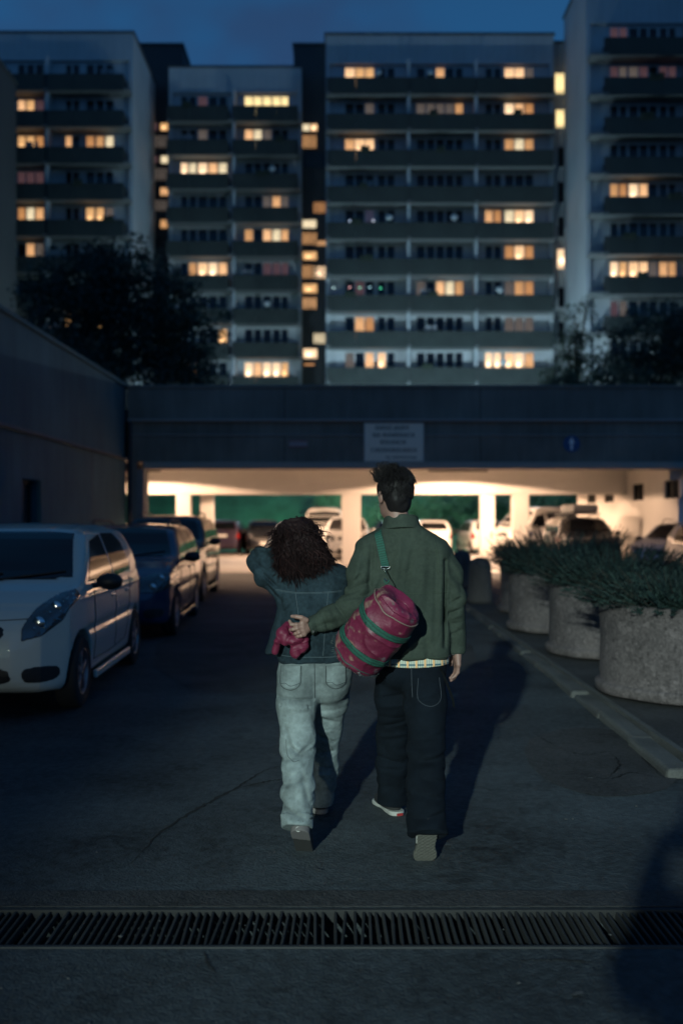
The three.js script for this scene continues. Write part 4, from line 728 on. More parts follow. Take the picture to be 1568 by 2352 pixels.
  for (let i = 0; i < 300; i++) {                                  // the tuft and the crest
    const u = R(), p = V(mHead[0] - 0.078 + u * 0.135, mHead[1] + 0.068 + 0.036 * Math.sin(u * 3.1) - 0.03 * step01(0.55, 1, u) - 0.01 * (u < 0.2 ? 1 : 0), mHead[2] - 0.03 + R() * 0.09), l = (0.022 + R() * 0.03) * (u < 0.36 ? 1.45 : u < 0.62 ? 0.95 : 0.4);
    const dir = V(-0.55 + u * 0.7 + (R() - 0.5) * 0.8, 0.9, (R() - 0.5) * 0.5).normalize(), cu = V((R() - 0.5) * 0.02, (R() - 0.5) * 0.012, (R() - 0.5) * 0.016);
    st.push(strand([p, p.clone().addScaledVector(dir, l * 0.5).add(cu), p.clone().addScaledVector(dir, l).addScaledVector(cu, -0.6), p.clone().addScaledVector(dir, l * 1.02).add(V(-0.016 * R(), -0.008, 0))], 0.002));
  }
  part('hair_strands', at0(merge(st), man), M.hairDark, hr);
}
// ------------------------------------------------ the woman
const woman = thing('person', 'woman with dark curly hair, denim jacket and pale jeans, one hand raised to her head', 'person', [-0.14, 0, -4.95]);
woman.userData.base = [-0.14, 0, -4.95];
let womanJacket, womanJeans;
{
  const J = { neck: [-0.16, 1.335, -4.99], ls: [-0.315, 1.265, -4.99], rs: [0.0, 1.262, -4.99], le: Z5(150, 745, 5.12), lw: Z5(216, 612, 5.02), re: [0.045, 1.02, -5.06], rw: [0.06, 0.95, -5.25],
    lh: [-0.205, 0.84, -5.0], rh: [-0.055, 0.84, -5.0], lk: [-0.209, 0.462, -4.86], rk: [-0.083, 0.45, -5.18], la: [-0.2, 0.165, -4.6], ra: [-0.117, 0.09, -5.29] };
  const hc = [-0.203, 1.443, -5.0], yaw = 0.25, tilt = [-0.1, 0.1], head = rot(hc, yaw, tilt, headShape, 0.95);
  const sk = bone([column([[0.85, -0.135, -5.0, 0.14, 0.1], [1.02, -0.135, -5.0, 0.12, 0.085], [1.22, -0.15, -4.99, 0.145, 0.09], [1.31, -0.155, -4.99, 0.08, 0.06]]), capsule(J.ls, J.rs, 0.036, 0.036), capsule(J.neck, [-0.195, 1.42, -4.99], 0.05, 0.048),
    ...chain([J.ls, J.le, J.lw], [0.034, 0.028, 0.022]), ...chain([J.rs, J.re, J.rw], [0.044, 0.036, 0.024]), capsule(J.rw, [0.08, 0.93, -5.31], 0.026, 0.018), ...chain([J.lh, J.lk, J.la], [0.08, 0.055, 0.036]), ...chain([J.rh, J.rk, J.ra], [0.08, 0.055, 0.036]), capsule(J.la, [-0.18, 0.05, -4.68], 0.032, 0.028), capsule(J.ra, [-0.12, 0.04, -5.42], 0.032, 0.028)], 0.05);
  // raised hand: palm against the side of the head, fingers into the hair
  const w = J.lw, K = (x, y, z) => [w[0] + x * 0.75, w[1] + y * 0.72, w[2] + z];
  const hand = handShape([0, 1, 2, 3].map((i) => capsule(K(0, 0, 0), K(0.022 + i * 0.012, 0.073 - i * 0.006, 0.014 - i * 0.014), 0.019, 0.0115)), [
    [[K(0.022, 0.073, 0.014), K(0.04, 0.108, 0.016), K(0.062, 0.128, 0.012), K(0.08, 0.136, 0.008)], [0.0092, 0.0088, 0.008, 0.0068]],
    [[K(0.034, 0.067, 0.0), K(0.056, 0.1, -0.002), K(0.08, 0.118, -0.004), K(0.1, 0.124, -0.006)], [0.0092, 0.0088, 0.008, 0.0068]],
    [[K(0.046, 0.061, -0.014), K(0.07, 0.088, -0.018), K(0.094, 0.1, -0.02), K(0.112, 0.102, -0.02)], [0.009, 0.0085, 0.0078, 0.0066]],
    [[K(0.058, 0.055, -0.028), K(0.08, 0.072, -0.034), K(0.098, 0.08, -0.036)], [0.0082, 0.0076, 0.0064]],
    [[K(0.006, 0.02, 0.012), K(0.012, 0.046, 0.03), K(0.03, 0.07, 0.036)], [0.0125, 0.0105, 0.0085]]]);
  const body = merge([netMesh(sk, [-0.55, 0, -5.5], [0.18, 1.45, -4.5], 0.016), netMesh(head, [hc[0] - 0.13, hc[1] - 0.19, hc[2] - 0.15], [hc[0] + 0.13, hc[1] + 0.14, hc[2] + 0.13], 0.005), netMesh(hand, [w[0] - 0.05, w[1] - 0.04, w[2] - 0.08], [w[0] + 0.15, w[1] + 0.17, w[2] + 0.07], 0.003)]);
  part('body', at0(body, woman), M.skin, woman);
  eyes(hc, yaw, tilt, 0.95, woman);
  // denim jacket: short and loose, hem band, yoke seam, left front swinging open
  const tr = column([[0.842, -0.14, -5.0, 0.168, 0.13], [0.9, -0.138, -5.0, 0.174, 0.134], [1.05, -0.135, -4.995, 0.172, 0.13], [1.17, -0.145, -4.99, 0.183, 0.125], [1.25, -0.15, -4.99, 0.178, 0.112], [1.315, -0.155, -4.985, 0.12, 0.085], [1.36, -0.16, -4.985, 0.075, 0.065]], 2.7);
  const sh = bone([capsule([-0.21, 1.31, -4.99], [-0.3, 1.268, -4.995], 0.055, 0.06), capsule([-0.1, 1.31, -4.99], [-0.012, 1.268, -4.99], 0.055, 0.058)], 0.04);
  const aL = bone(chain([[-0.285, 1.245, -4.995], [mix(J.ls[0], J.le[0], 0.55), 1.288, -5.06], J.le, [mix(J.le[0], J.lw[0], 0.5), mix(J.le[1], J.lw[1], 0.5), -5.075], J.lw], [0.078, 0.077, 0.07, 0.058, 0.042]), 0.03);
  const aR = bone(chain([[-0.015, 1.25, -4.99], J.re, J.rw], [0.068, 0.06, 0.045]), 0.03);
  const flap = (x, y, z) => { const t = clamp((1.12 - y) / 0.24); return smax(Math.hypot((x + 0.285 + 0.062 * t) * 0.9, (z + 5.02 + 0.02 * t) * 0.35) - 0.03 - 0.008 * t, Math.max(0.878 - y, y - 1.16), 0.02); };
  const cn = (() => { const a = V(...J.lw), n = V(...J.le).sub(a).normalize(); return (x, y, z) => Math.hypot(x - a.x, y - a.y, z - a.z) > 0.2 ? -1 : -((x - a.x) * n.x + (y - a.y) * n.y + (z - a.z) * n.z) + 0.012; })();
  const wc = creases([[108, 770, 245, 850, -0.012, 0.009], [120, 820, 255, 915, -0.013, 0.009], [150, 850, 250, 960, 0.01, 0.011], [185, 905, 270, 1000, -0.011, 0.009], [150, 690, 230, 720, -0.01, 0.009], [170, 640, 245, 660, -0.009, 0.008], [285, 1090, 370, 1010, -0.009, 0.01], [290, 1160, 400, 1080, 0.008, 0.013], [560, 900, 545, 1340, -0.008, 0.012], [450, 900, 430, 1240, 0.008, 0.02], [620, 870, 600, 1250, 0.008, 0.016], [300, 1280, 480, 1320, -0.008, 0.01], [470, 1260, 600, 1330, -0.008, 0.011], [480, 1340, 650, 1350, 0.008, 0.012], [330, 1190, 330, 1360, -0.006, 0.01], [640, 850, 730, 900, -0.008, 0.01]], 4.9, Z5);
  womanJacket = (x, y, z) => {
    const b = smin(tr(x, y, z), sh(x, y, z), 0.06) + folds(x, y, z, 0.009, 8, 7, 41) + 0.006 * noise3(x * 10, y * 12, z * 8, 43) - 0.004 * step01(0.888, 0.884, y);
    const l = aL(x, y, z) + folds(x - y * 0.5, y + x, z, 0.016, 8, 15, 45), r = aR(x, y, z) + folds(x, y, z, 0.01, 8, 15, 47);
    let d = smin(smin(b, smax(l, cn(x, y, z), 0.006), 0.045), r, 0.03) + wc(x, y) + 0.003 * ((1 - Math.abs(noise3(x * 18, y * 12, z * 18, 93))) ** 3);
    return smin(d, flap(x, y, z) + 0.003 * noise3(x * 20, y * 20, z * 20, 6), 0.02);
  };
  const jk = put('denim_jacket', womanJacket, [-0.56, 0.82, -5.36], [0.15, 1.42, -4.8], 0.0075, M.denimDark, woman, { lip: 1.7, soft: 0.8 });
  const cl = rot([-0.165, 1.345, -4.985], 0, [-0.2, 0.03], (x, y, z) => { const q = Math.hypot(x / 1.05, z), r = 0.068 + 0.014 * step01(0.03, -0.03, y); return smax(Math.abs(q - r) - 0.0065, Math.abs(y) - 0.032, 0.006); });
  part('collar', at0(netMesh(cl, [-0.28, 1.28, -5.1], [-0.05, 1.42, -4.87], 0.006), woman), M.denimDark, jk);
  const sm = (pts, r = 0.0016) => seam(womanJacket, pts, r);
  part('seam', at0(merge([sm([[-0.325, 1.212], [-0.24, 1.202], [-0.12, 1.2], [0.0, 1.207]]), sm([[-0.325, 1.207], [-0.24, 1.197], [-0.12, 1.195], [0.0, 1.202]], 0.001), sm([[-0.225, 1.2], [-0.205, 1.05], [-0.19, 0.89]]), sm([[-0.065, 1.2], [-0.078, 1.05], [-0.09, 0.89]]), sm([[-0.3, 0.887], [-0.2, 0.884], [-0.05, 0.884], [0.015, 0.887]])]), woman), M.thread, jk);
  // jeans
  const pl = bone([ellip([-0.13, 0.835, -5.0], [0.165, 0.1, 0.115]), ellip([-0.208, 0.755, -4.955], [0.1, 0.118, 0.105]), ellip([-0.058, 0.755, -4.965], [0.1, 0.118, 0.1])], 0.05);
  const lL = bone(chain([[-0.215, 0.79, -4.99], [-0.222, 0.64, -4.93], [-0.21, 0.46, -4.85], [-0.205, 0.28, -4.68], [-0.204, 0.14, -4.575]], [0.105, 0.098, 0.083, 0.077, 0.07]), 0.03);
  const lR = bone(chain([[-0.05, 0.79, -4.99], [-0.06, 0.64, -5.07], [-0.083, 0.45, -5.18], [-0.1, 0.25, -5.25], [-0.117, 0.045, -5.3]], [0.1, 0.092, 0.08, 0.078, 0.078]), 0.03);
  const hn = V(-0.02, -0.86, 0.5).normalize();
  const rollL = capsule([-0.204, 0.19, -4.61], [-0.204, 0.125, -4.572], 0.0765, 0.0735);
  const jc = creases([[262, 392, 480, 402, -0.013, 0.008], [270, 440, 485, 455, 0.008, 0.014], [300, 560, 350, 690, -0.008, 0.01], [350, 690, 400, 722, -0.01, 0.009], [400, 722, 480, 665, -0.01, 0.009], [330, 640, 400, 690, 0.009, 0.012], [280, 770, 470, 715, -0.011, 0.009], [285, 820, 440, 800, 0.009, 0.012], [290, 900, 450, 850, -0.01, 0.01], [290, 1000, 430, 1050, -0.011, 0.01], [300, 1060, 460, 1085, 0.009, 0.011], [420, 820, 470, 1000, -0.009, 0.012], [505, 560, 640, 600, -0.01, 0.01], [510, 700, 620, 760, -0.011, 0.01], [500, 850, 620, 830, -0.01, 0.01], [500, 940, 600, 960, -0.011, 0.009], [500, 1000, 600, 1010, 0.01, 0.01], [520, 300, 680, 330, -0.007, 0.012], [290, 310, 470, 330, 0.006, 0.016]], 4.82, Z6);
  womanJeans = (x, y, z) => {
    const low = step01(0.62, 0.4, y), f = (folds(x, y, z, 0.0065, 7, 12, 51) + 0.006 * (1 - Math.abs(noise3(x * 12, y * 30 + z * 18, z * 6, 55))) - 0.004) * low + folds(x, y - x * 0.2, z, 0.005, 5, 22, 53) * (1 - low);
    const ql = (x + 0.204) * hn.x + (y - 0.14) * hn.y + (z + 4.575) * hn.z;
    const L = smax(Math.min(lL(x, y, z) + f, Math.max(rollL(x, y, z) + f * 0.5, -ql - 0.058 + 0.004 * noise3(x * 60, 0, z * 60, 3))), ql, 0.008);
    const R = smax(lR(x, y, z) + f, 0.04 - y, 0.008);
    const cleft = ellip([-0.132, 0.74, -4.835], [0.009, 0.1, 0.03])(x, y, z), under = capsule([-0.3, 0.652, -4.86], [-0.15, 0.643, -4.845], 0.006, 0.004)(x, y, z);
    let d = smin(smin(pl(x, y, z) + f * 0.5, L, 0.035), R, 0.035) + jc(x, y);
    return smax(smax(d, -cleft, 0.02), -under, 0.012);
  };
  const denimTone = (x, y, z, nx, ny, nz) => { const k = 1 + 0.22 * noise3(x * 11, y * 7, z * 11, 61) - 22 * jc(x, y) + 0.2 * noise3(x * 40, y * 40, z * 40, 62) + 0.22 * step01(0.62, 0.45, y) * step01(0.3, 0.5, y), s = k * (0.6 + 0.42 * step01(0.85, 0.45, y)); return [s, s, s]; };  // patchy wear, plus a darker seat and creases, paler lower legs
  const js = put('jeans', womanJeans, [-0.36, 0.0, -5.45], [0.09, 0.95, -4.46], 0.0072, M.denimLight, woman, { lip: 1.6, soft: 0.8, color: denimTone });
  const pocket = (pts, off) => { const pg = polySDF(pts); return (x, y, z) => Math.max(smax(womanJeans(x, y, z) - off, pg(x, y), 0.003), -4.7 < z ? 0 : -9, -(z + 4.95)); };
  const P1 = [[-0.3, 0.835], [-0.197, 0.842], [-0.205, 0.752], [-0.25, 0.727], [-0.298, 0.745]], P2 = [[-0.075, 0.84], [0.022, 0.838], [0.02, 0.75], [-0.026, 0.728], [-0.07, 0.752]];
  for (const P of [P1, P2]) {
    const pk = part('pocket', at0(netMesh(pocket(P, 0.0035), [-0.32, 0.7, -4.96], [0.05, 0.86, -4.8], 0.0045, { color: (x, y, z) => { const k = 0.82 + 0.2 * noise3(x * 20, y * 20, z, 4); return [k, k, k]; } }), woman), M.denimLight, js);
    const f = (x, y, z) => womanJeans(x, y, z) - 0.0035;
    part('stitching', at0(merge([seam(f, [...P.slice(1), P[0]].map(([x, y]) => [x * 0.985 - 0.002, y]), 0.0013, 0.0008, 60), seam(f, [P[4], [mix(P[4][0], P[3][0], 0.5), mix(P[4][1], P[3][1], 0.4) + 0.012], [P[3][0], P[3][1] + 0.012], P[2]].map(([x, y]) => [x, y + 0.008]), 0.0011, 0.0008, 30)]), woman), M.stitch, pk);
  }
  part('seam', at0(merge([seam(womanJeans, [[-0.132, 0.85], [-0.131, 0.76], [-0.13, 0.68]], 0.0017), seam(womanJeans, [[-0.3, 0.855], [-0.13, 0.862], [0.02, 0.855]], 0.0014), seam(womanJeans, [[-0.266, 0.5], [-0.258, 0.44], [-0.228, 0.415], [-0.2, 0.42]], 0.001)]), woman), M.stitch, js);
  { const R = rng(9), fr = []; for (let i = 0; i < 60; i++) { const a = R() * 6.28, c = V(-0.204 + Math.cos(a) * 0.079, 0.185, -4.605 + Math.sin(a) * 0.079); fr.push(strand([c, c.clone().add(V((R() - 0.5) * 0.012, 0.008 * R(), 0.003)), c.clone().add(V((R() - 0.5) * 0.02, 0.012 - 0.02 * R(), 0.006))], 0.0016)); } part('frayed_edge', at0(merge(fr), woman), M.stitch, js); }
  // sneakers: black canvas, white rubber at the heel and toe
  const sneaker = (c, yaw, pitch) => ({
    up: rot(c, yaw, [pitch, 0], (x, y, z) => { let d = smin(ellip([0, 0.055, 0.012], [0.038, 0.062, 0.058])(x, y, z), ellip([0, 0.03, -0.1], [0.042, 0.038, 0.095])(x, y, z), 0.06); return smax(d, 0.012 - y, 0.01); }),
    sole: rot(c, yaw, [pitch, 0], (x, y, z) => { const q = Math.hypot(Math.max(0, z - 0.035), Math.max(0, -z - 0.15)); return smax(Math.hypot(x, q) - 0.042, Math.abs(y - 0.012) - 0.014, 0.005); }) });
  const nA = sneaker([-0.186, 0.098, -4.575], -0.12, -0.75), a = part('sneaker', at0(netMesh(nA.up, [-0.3, -0.03, -4.85], [-0.08, 0.22, -4.44], 0.006), woman), M.shoeBlack, woman);
  part('sole', at0(netMesh(nA.sole, [-0.3, -0.05, -4.85], [-0.08, 0.2, -4.44], 0.0055), woman), std([0.03, 0.03, 0.03], 0.8), a);
  part('heel_cap', at0(netMesh((x, y, z) => Math.max(nA.sole(x, y, z) - 0.002, nA.up(x, y + 0.004, z) > 9 ? 0 : -9, -(z + 4.575) - 0.012), [-0.3, -0.02, -4.62], [-0.08, 0.2, -4.44], 0.005), woman), std([0.13, 0.12, 0.122], 0.75), a, 'pale rubber heel of the sneaker');
  part('ankle_patch', at0(new THREE.CylinderGeometry(0.012, 0.012, 0.004, 18).rotateX(Math.PI / 2 - 0.3).translate(-0.196, 0.15, -4.525), woman), M.shoeWhite, a);
  const nB = sneaker([-0.115, 0.0, -5.33], 0.1, 0), b = part('sneaker', at0(netMesh(nB.up, [-0.22, -0.01, -5.55], [-0.02, 0.14, -5.22], 0.007), woman), M.shoeBlack, woman);
  part('sole', at0(netMesh(nB.sole, [-0.22, -0.02, -5.56], [-0.02, 0.05, -5.22], 0.006), woman), std([0.22, 0.21, 0.21], 0.75), b);
  // hair: a big loose mass of curls
  const R = rng(77), lobes = []; 
  const hairC = [[-0.206, 1.472, -4.992, 0.096, 0.1, 0.112], [-0.24, 1.42, -4.955, 0.07, 0.08, 0.08], [-0.162, 1.41, -4.955, 0.078, 0.085, 0.085], [-0.2, 1.37, -4.93, 0.09, 0.062, 0.06], [-0.12, 1.375, -4.95, 0.055, 0.058, 0.055], [-0.22, 1.335, -4.905, 0.05, 0.034, 0.035], [-0.235, 1.522, -4.975, 0.042, 0.03, 0.05], [-0.272, 1.485, -4.965, 0.045, 0.062, 0.055], [-0.258, 1.38, -4.93, 0.045, 0.05, 0.045]];
  for (const c of hairC) lobes.push(ellip(c.slice(0, 3), c.slice(3)));
  const face = rot(hc, yaw, tilt, ellip([0, -0.04, -0.09], [0.06, 0.085, 0.07]), 0.95);
  const hairF = (x, y, z) => { let d = 9; for (const f of lobes) d = smin(d, f(x, y, z), 0.035); d += 0.009 * noise3(x * 34, y * 34, z * 34, 3) + 0.007 * noise3(x * 75, y * 60, z * 75, 4); return smax(d, -face(x, y, z), 0.02); };
  const hr = put('hair', (x, y, z) => hairF(x, y, z) + 0.005, [-0.36, 1.24, -5.13], [-0.02, 1.62, -4.83], 0.006, M.hairRed, woman, { lip: 2 });
  const st = [], lite = [];
  let tries = 0;
  while (st.length + lite.length < 2300 && tries++ < 16000) {
    const c = hairC[Math.floor(R() * hairC.length)], th = R() * 6.283, ph = Math.acos(2 * R() - 1), n = V(Math.sin(ph) * Math.cos(th), Math.cos(ph), Math.sin(ph) * Math.sin(th));
    const p = V(c[0] + n.x * c[3] * 0.94, c[1] + n.y * c[4] * 0.94, c[2] + n.z * c[5] * 0.94);
    if (p.z < -5.06 || hairF(p.x, p.y, p.z) < -0.022) continue;
    const len = 0.04 + R() * 0.055, down = V(n.x * 0.55 + (R() - 0.5) * 0.5, -0.8 + (p.y > 1.5 ? 0.45 : 0), n.z * 0.3 + 0.1).normalize(), side = V().crossVectors(down, n).normalize(), k = 3.2 + R() * 3, ra = 0.007 + R() * 0.008, f0 = R() * 6.28, pts = [];
    for (let i = 0; i <= 9; i++) { const t = i / 9, a = f0 + t * k * 1.5; pts.push(p.clone().addScaledVector(down, len * t).addScaledVector(side, Math.cos(a) * ra).addScaledVector(n, Math.sin(a) * ra * 0.8 + 0.004 * t)); }
    (R() < 0.2 ? lite : st).push(strand(pts, 0.0016 + 0.0022 * R(), 3));
  }
  part('curls', at0(merge(st), woman), M.hairRed, hr); part('curls', at0(merge(lite), woman), M.hairLite, hr);
}
// ---------------------------------------------------------------- the man's bag, the red cloth
{
  const A = V((916 - 784) / F * 4.58, PY(1386, 4.58), -4.58), B = V((813 - 784) / F * 4.72, PY(1510, 4.72), -4.72), ax = A.clone().sub(B), L = ax.length(); ax.normalize();
  const c = A.clone().add(B).multiplyScalar(0.5);
  const t = thing('duffel_bag', 'worn dark red barrel bag with green webbing hanging at the man\'s back', 'bag', [c.x, c.y, c.z]);
  t.quaternion.setFromUnitVectors(V(0, 1, 0), ax);
  const h = L / 2 + 0.006, R0 = 0.133;
  const wr = (x, y, z) => 0.008 * ((1 - Math.abs(noise3(x * 9 + y * 5, y * 16, z * 9, 5))) ** 3) + 0.004 * noise3(x * 22, y * 26, z * 22, 6) + 0.013 * noise3(x * 6 + 2, y * 7, z * 6, 8);
  const f = (x, y, z) => { const q = Math.hypot(x * 1.03, z * 0.99), dome = 0.022 * (1 - (q / R0) ** 2) - 0.026 * Math.exp(-(((x - 0.02) / 0.05) ** 2 + ((z - 0.01) / 0.05) ** 2)); return smax(q - R0 + 0.012 * step01(0.08, 0.17, Math.abs(y)) - wr(x, y, z), Math.abs(y) - h - (y > 0 ? dome : dome * 0.5) - 1.4 * wr(x + 3, y, z), 0.045); };
  // worn vinyl: pale streaks, most of them on the upper left side
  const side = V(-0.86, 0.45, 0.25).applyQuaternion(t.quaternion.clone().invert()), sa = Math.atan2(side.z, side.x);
  const paleStreaks = (x, y, z) => {
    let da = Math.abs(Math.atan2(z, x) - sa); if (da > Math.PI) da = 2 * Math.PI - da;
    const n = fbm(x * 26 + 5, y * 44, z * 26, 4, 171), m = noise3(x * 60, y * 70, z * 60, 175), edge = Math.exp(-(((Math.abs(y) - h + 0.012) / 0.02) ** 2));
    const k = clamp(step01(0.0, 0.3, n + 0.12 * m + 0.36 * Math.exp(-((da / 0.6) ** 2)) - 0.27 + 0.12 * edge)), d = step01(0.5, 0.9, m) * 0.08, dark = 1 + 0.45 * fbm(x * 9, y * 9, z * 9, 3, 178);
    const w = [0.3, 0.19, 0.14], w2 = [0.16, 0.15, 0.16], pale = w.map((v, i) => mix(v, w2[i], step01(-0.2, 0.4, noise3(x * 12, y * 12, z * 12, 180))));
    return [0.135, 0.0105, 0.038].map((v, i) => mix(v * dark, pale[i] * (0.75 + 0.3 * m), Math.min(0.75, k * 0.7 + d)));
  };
  const vinyl = phys([1, 1, 1], 0.55, { vertexColors: true, clearcoat: 0.12, clearcoatRoughness: 0.4, bumpMap: M.grain, bumpScale: 0.0015 }), lid = vinyl;
  const uvb = (x, y, z) => [Math.atan2(z, x) / 6.283 * 0.84, y];
  part('bag_body', netMesh((x, y, z) => Math.max(f(x, y, z), y - h + 0.004), [-0.17, -0.22, -0.17], [0.17, 0.2, 0.17], 0.0045, { uv: uvb, lip: 1.6, color: paleStreaks }), vinyl, t);
  part('end_cap', netMesh((x, y, z) => Math.max(f(x, y, z), h - 0.004 - y), [-0.17, 0.13, -0.17], [0.17, 0.24, 0.17], 0.005, { uv: (x, y, z) => [x, z + 0.3], lip: 1.6, color: paleStreaks }), lid, t);
  const green = std([1, 1, 1], 0.8, { map: tex(64, (u, v) => tone([0.008, 0.062, 0.044], 1 + 0.3 * Math.sin(v * 50) + 0.3 * tile2(u, v, 16, 5, 2)), true, 8) });
  for (const y of [0.072, -0.082]) part('webbing_band', netMesh((x, yy, z) => Math.max(Math.abs(yy - y - 0.004 * Math.sin(Math.atan2(z, x) * 2)) - 0.0175, Math.abs(f(x, yy, z) - 0.002) - 0.0032), [-0.17, y - 0.03, -0.17], [0.17, y + 0.03, 0.17], 0.0045, { lip: 1.6, uv: uvb }), green, t);
  const ring = (y, r) => { const p = []; for (let i = 0; i <= 60; i++) { const a = (i / 60) * 6.2832, q = R0 - 0.011 + 0.004 * noise3(Math.cos(a) * 3, y, Math.sin(a) * 3, 4); p.push(V(Math.cos(a) * q, y + 0.006 * noise3(Math.cos(a) * 2, 2, Math.sin(a) * 2, 8), Math.sin(a) * q)); } return new THREE.TubeGeometry(new THREE.CatmullRomCurve3(p, true), 90, r, 6, true); };
  const pipe = std([0.2, 0.13, 0.11], 0.6);
  part('piping', ring(h - 0.03, 0.0036), pipe, t, 'scuffed piping round the upper end of the bag');
  part('piping', [ring(-h + 0.026, 0.0045)], std([0.035, 0.05, 0.045], 0.6), t, 'frayed dark piping round the lower end of the bag');
  const ms = [], rr = rng(31); for (let i = 0; i < 90; i++) { const a = rr() * 6.283, p = V(Math.cos(a) * R0, -h + 0.022 + (rr() - 0.5) * 0.016, Math.sin(a) * R0); ms.push(strand([p, p.clone().add(V(Math.cos(a) * 0.006, -0.004, Math.sin(a) * 0.006)), p.clone().add(V(Math.cos(a) * 0.007 + (rr() - 0.5) * 0.012, -0.012 * rr(), Math.sin(a) * 0.007))], 0.0011)); }
  part('frayed_edge', ms, std([0.06, 0.08, 0.075], 0.8), t);
  const zx = Math.cos(1.25) * (R0 + 0.004), zz = Math.sin(1.25) * (R0 + 0.004);
  part('zip_pull', [rbox(-0.006, 0.006, -0.011, 0.011, -0.003, 0.003, 0.002).rotateZ(1.1).translate(zx * 0.93, -h + 0.016, zz * 0.93)], M.steel, t);
  // strap over the shoulder: webbing, metal clip
  const q = t.quaternion.clone().invert(), loc = (p) => p.clone().sub(c).applyQuaternion(q);
  const onBack = (zx, zy, d0) => { const [x, y] = Z5(zx, zy, d0), z = backZ(manJacket, x, y); return V(x, y, (z ?? -d0) + 0.008); };
  const path = [V(0.185, 1.42, -5.07), V(0.186, 1.475, -5.03), V(0.19, 1.505, -4.97)];
  for (const [a, b] of [[912, 562], [922, 610], [934, 670], [946, 725], [957, 775]]) path.push(onBack(a, b, 4.86));
  path[path.length - 1].z += 0.012;
  const cv = new THREE.CatmullRomCurve3(path).getPoints(40), nrm = cv.map((p) => { const e = 0.004, n = V(manJacket(p.x + e, p.y, p.z) - manJacket(p.x - e, p.y, p.z), manJacket(p.x, p.y + e, p.z) - manJacket(p.x, p.y - e, p.z), manJacket(p.x, p.y, p.z + e) - manJacket(p.x, p.y, p.z - e)); return n.lengthSq() > 1e-12 ? n.normalize() : V(0, 0, 1); });
  const m = new THREE.Matrix4().compose(c, t.quaternion, V(1, 1, 1)).invert();
  part('strap', strip(cv, nrm, 0.036, 0.0035).applyMatrix4(m), green, t);
  const e = cv[cv.length - 1], low = V(...Z5(966, 872, 4.62)), z1 = e.z + 0.006;
  const clip = [tube([V(e.x - 0.021, e.y, z1), V(e.x - 0.019, e.y - 0.008, z1), V(e.x, e.y - 0.012, z1), V(e.x + 0.019, e.y - 0.008, z1), V(e.x + 0.021, e.y, z1)], 0.0022), tube([V(e.x - 0.021, e.y, z1), V(e.x + 0.021, e.y, z1)], 0.0022), tube([V(e.x, e.y - 0.012, z1), V(mix(e.x, low.x, 0.5), mix(e.y, low.y, 0.5), mix(z1, low.z, 0.5))], 0.0036), tube([V(mix(e.x, low.x, 0.5), mix(e.y, low.y, 0.5), mix(z1, low.z, 0.5)), V(low.x + 0.009, mix(e.y, low.y, 0.78), mix(z1, low.z, 0.8)), V(low.x + 0.004, low.y, low.z), V(low.x - 0.008, mix(e.y, low.y, 0.85), mix(z1, low.z, 0.85))], 0.0026)];
  part('clip', merge(clip).applyMatrix4(m), std([0.7, 0.7, 0.68], 0.22, { metalness: 1 }), t, 'metal swivel clip of the strap');
  part('strap_loop', tube([V(low.x - 0.012, low.y + 0.004, low.z), V(low.x, low.y - 0.012, low.z + 0.002), V(low.x + 0.014, low.y + 0.003, low.z)], 0.004).applyMatrix4(m), green, t);
  part('strap', strip([V(0.45, 0.87, -4.93), V(0.487, 0.82, -4.83), V(0.515, 0.75, -4.8), V(0.535, 0.69, -4.79), V(0.54, 0.655, -4.79)].map((p) => p.clone()), [V(0, 0, 1)], 0.011, 0.003).applyMatrix4(m), phys([0.003, 0.004, 0.005], 0.9, { specularIntensity: 0.2 }), t, 'loose dark strap end hanging at the man\'s right hip');
}
{
  const base = ZH(640, 760, 4.8), t = thing('red_cloth', 'crumpled shiny dark red cloth tucked at the woman\'s hip under the man\'s hand', 'cloth', base);
  const p = (a, b, d) => { const q = ZH(a, b, d); return [q[0] - base[0], q[1] - base[1], q[2] - base[2]]; };
  const lobes = [capsule(p(520, 425, 4.86), p(400, 620, 4.82), 0.018, 0.026), capsule(p(400, 620, 4.82), p(300, 800, 4.83), 0.026, 0.017), capsule(p(300, 800, 4.84), p(240, 1050, 4.86), 0.017, 0.02), ellip(p(470, 740, 4.82), [0.026, 0.038, 0.028]), ellip(p(650, 800, 4.815), [0.036, 0.024, 0.03]), ellip(p(780, 740, 4.82), [0.03, 0.027, 0.026]), capsule(p(900, 690, 4.84), p(940, 930, 4.835), 0.024, 0.02), ellip(p(710, 1060, 4.82), [0.028, 0.033, 0.026]), capsule(p(720, 900, 4.83), p(850, 960, 4.835), 0.026, 0.03), capsule(p(560, 500, 4.855), p(760, 640, 4.845), 0.02, 0.028)];
  const f = (x, y, z) => { let d = 9; for (const l of lobes) d = smin(d, l(x, y, z), 0.009); return d - 0.004 * ((1 - Math.abs(noise3(x * 24 + y * 20, y * 40 - x * 14, z * 30, 3))) ** 2.5) + 0.003; };
  part('folds', netMesh(f, [-0.13, -0.13, -0.1], [0.12, 0.12, 0.06], 0.0032, { lip: 1.8 }), phys([0.13, 0.009, 0.034], 0.6, { sheen: 0.5, sheenRoughness: 0.4, sheenColor: new THREE.Color().setRGB(0.5, 0.15, 0.25), }), t);
}
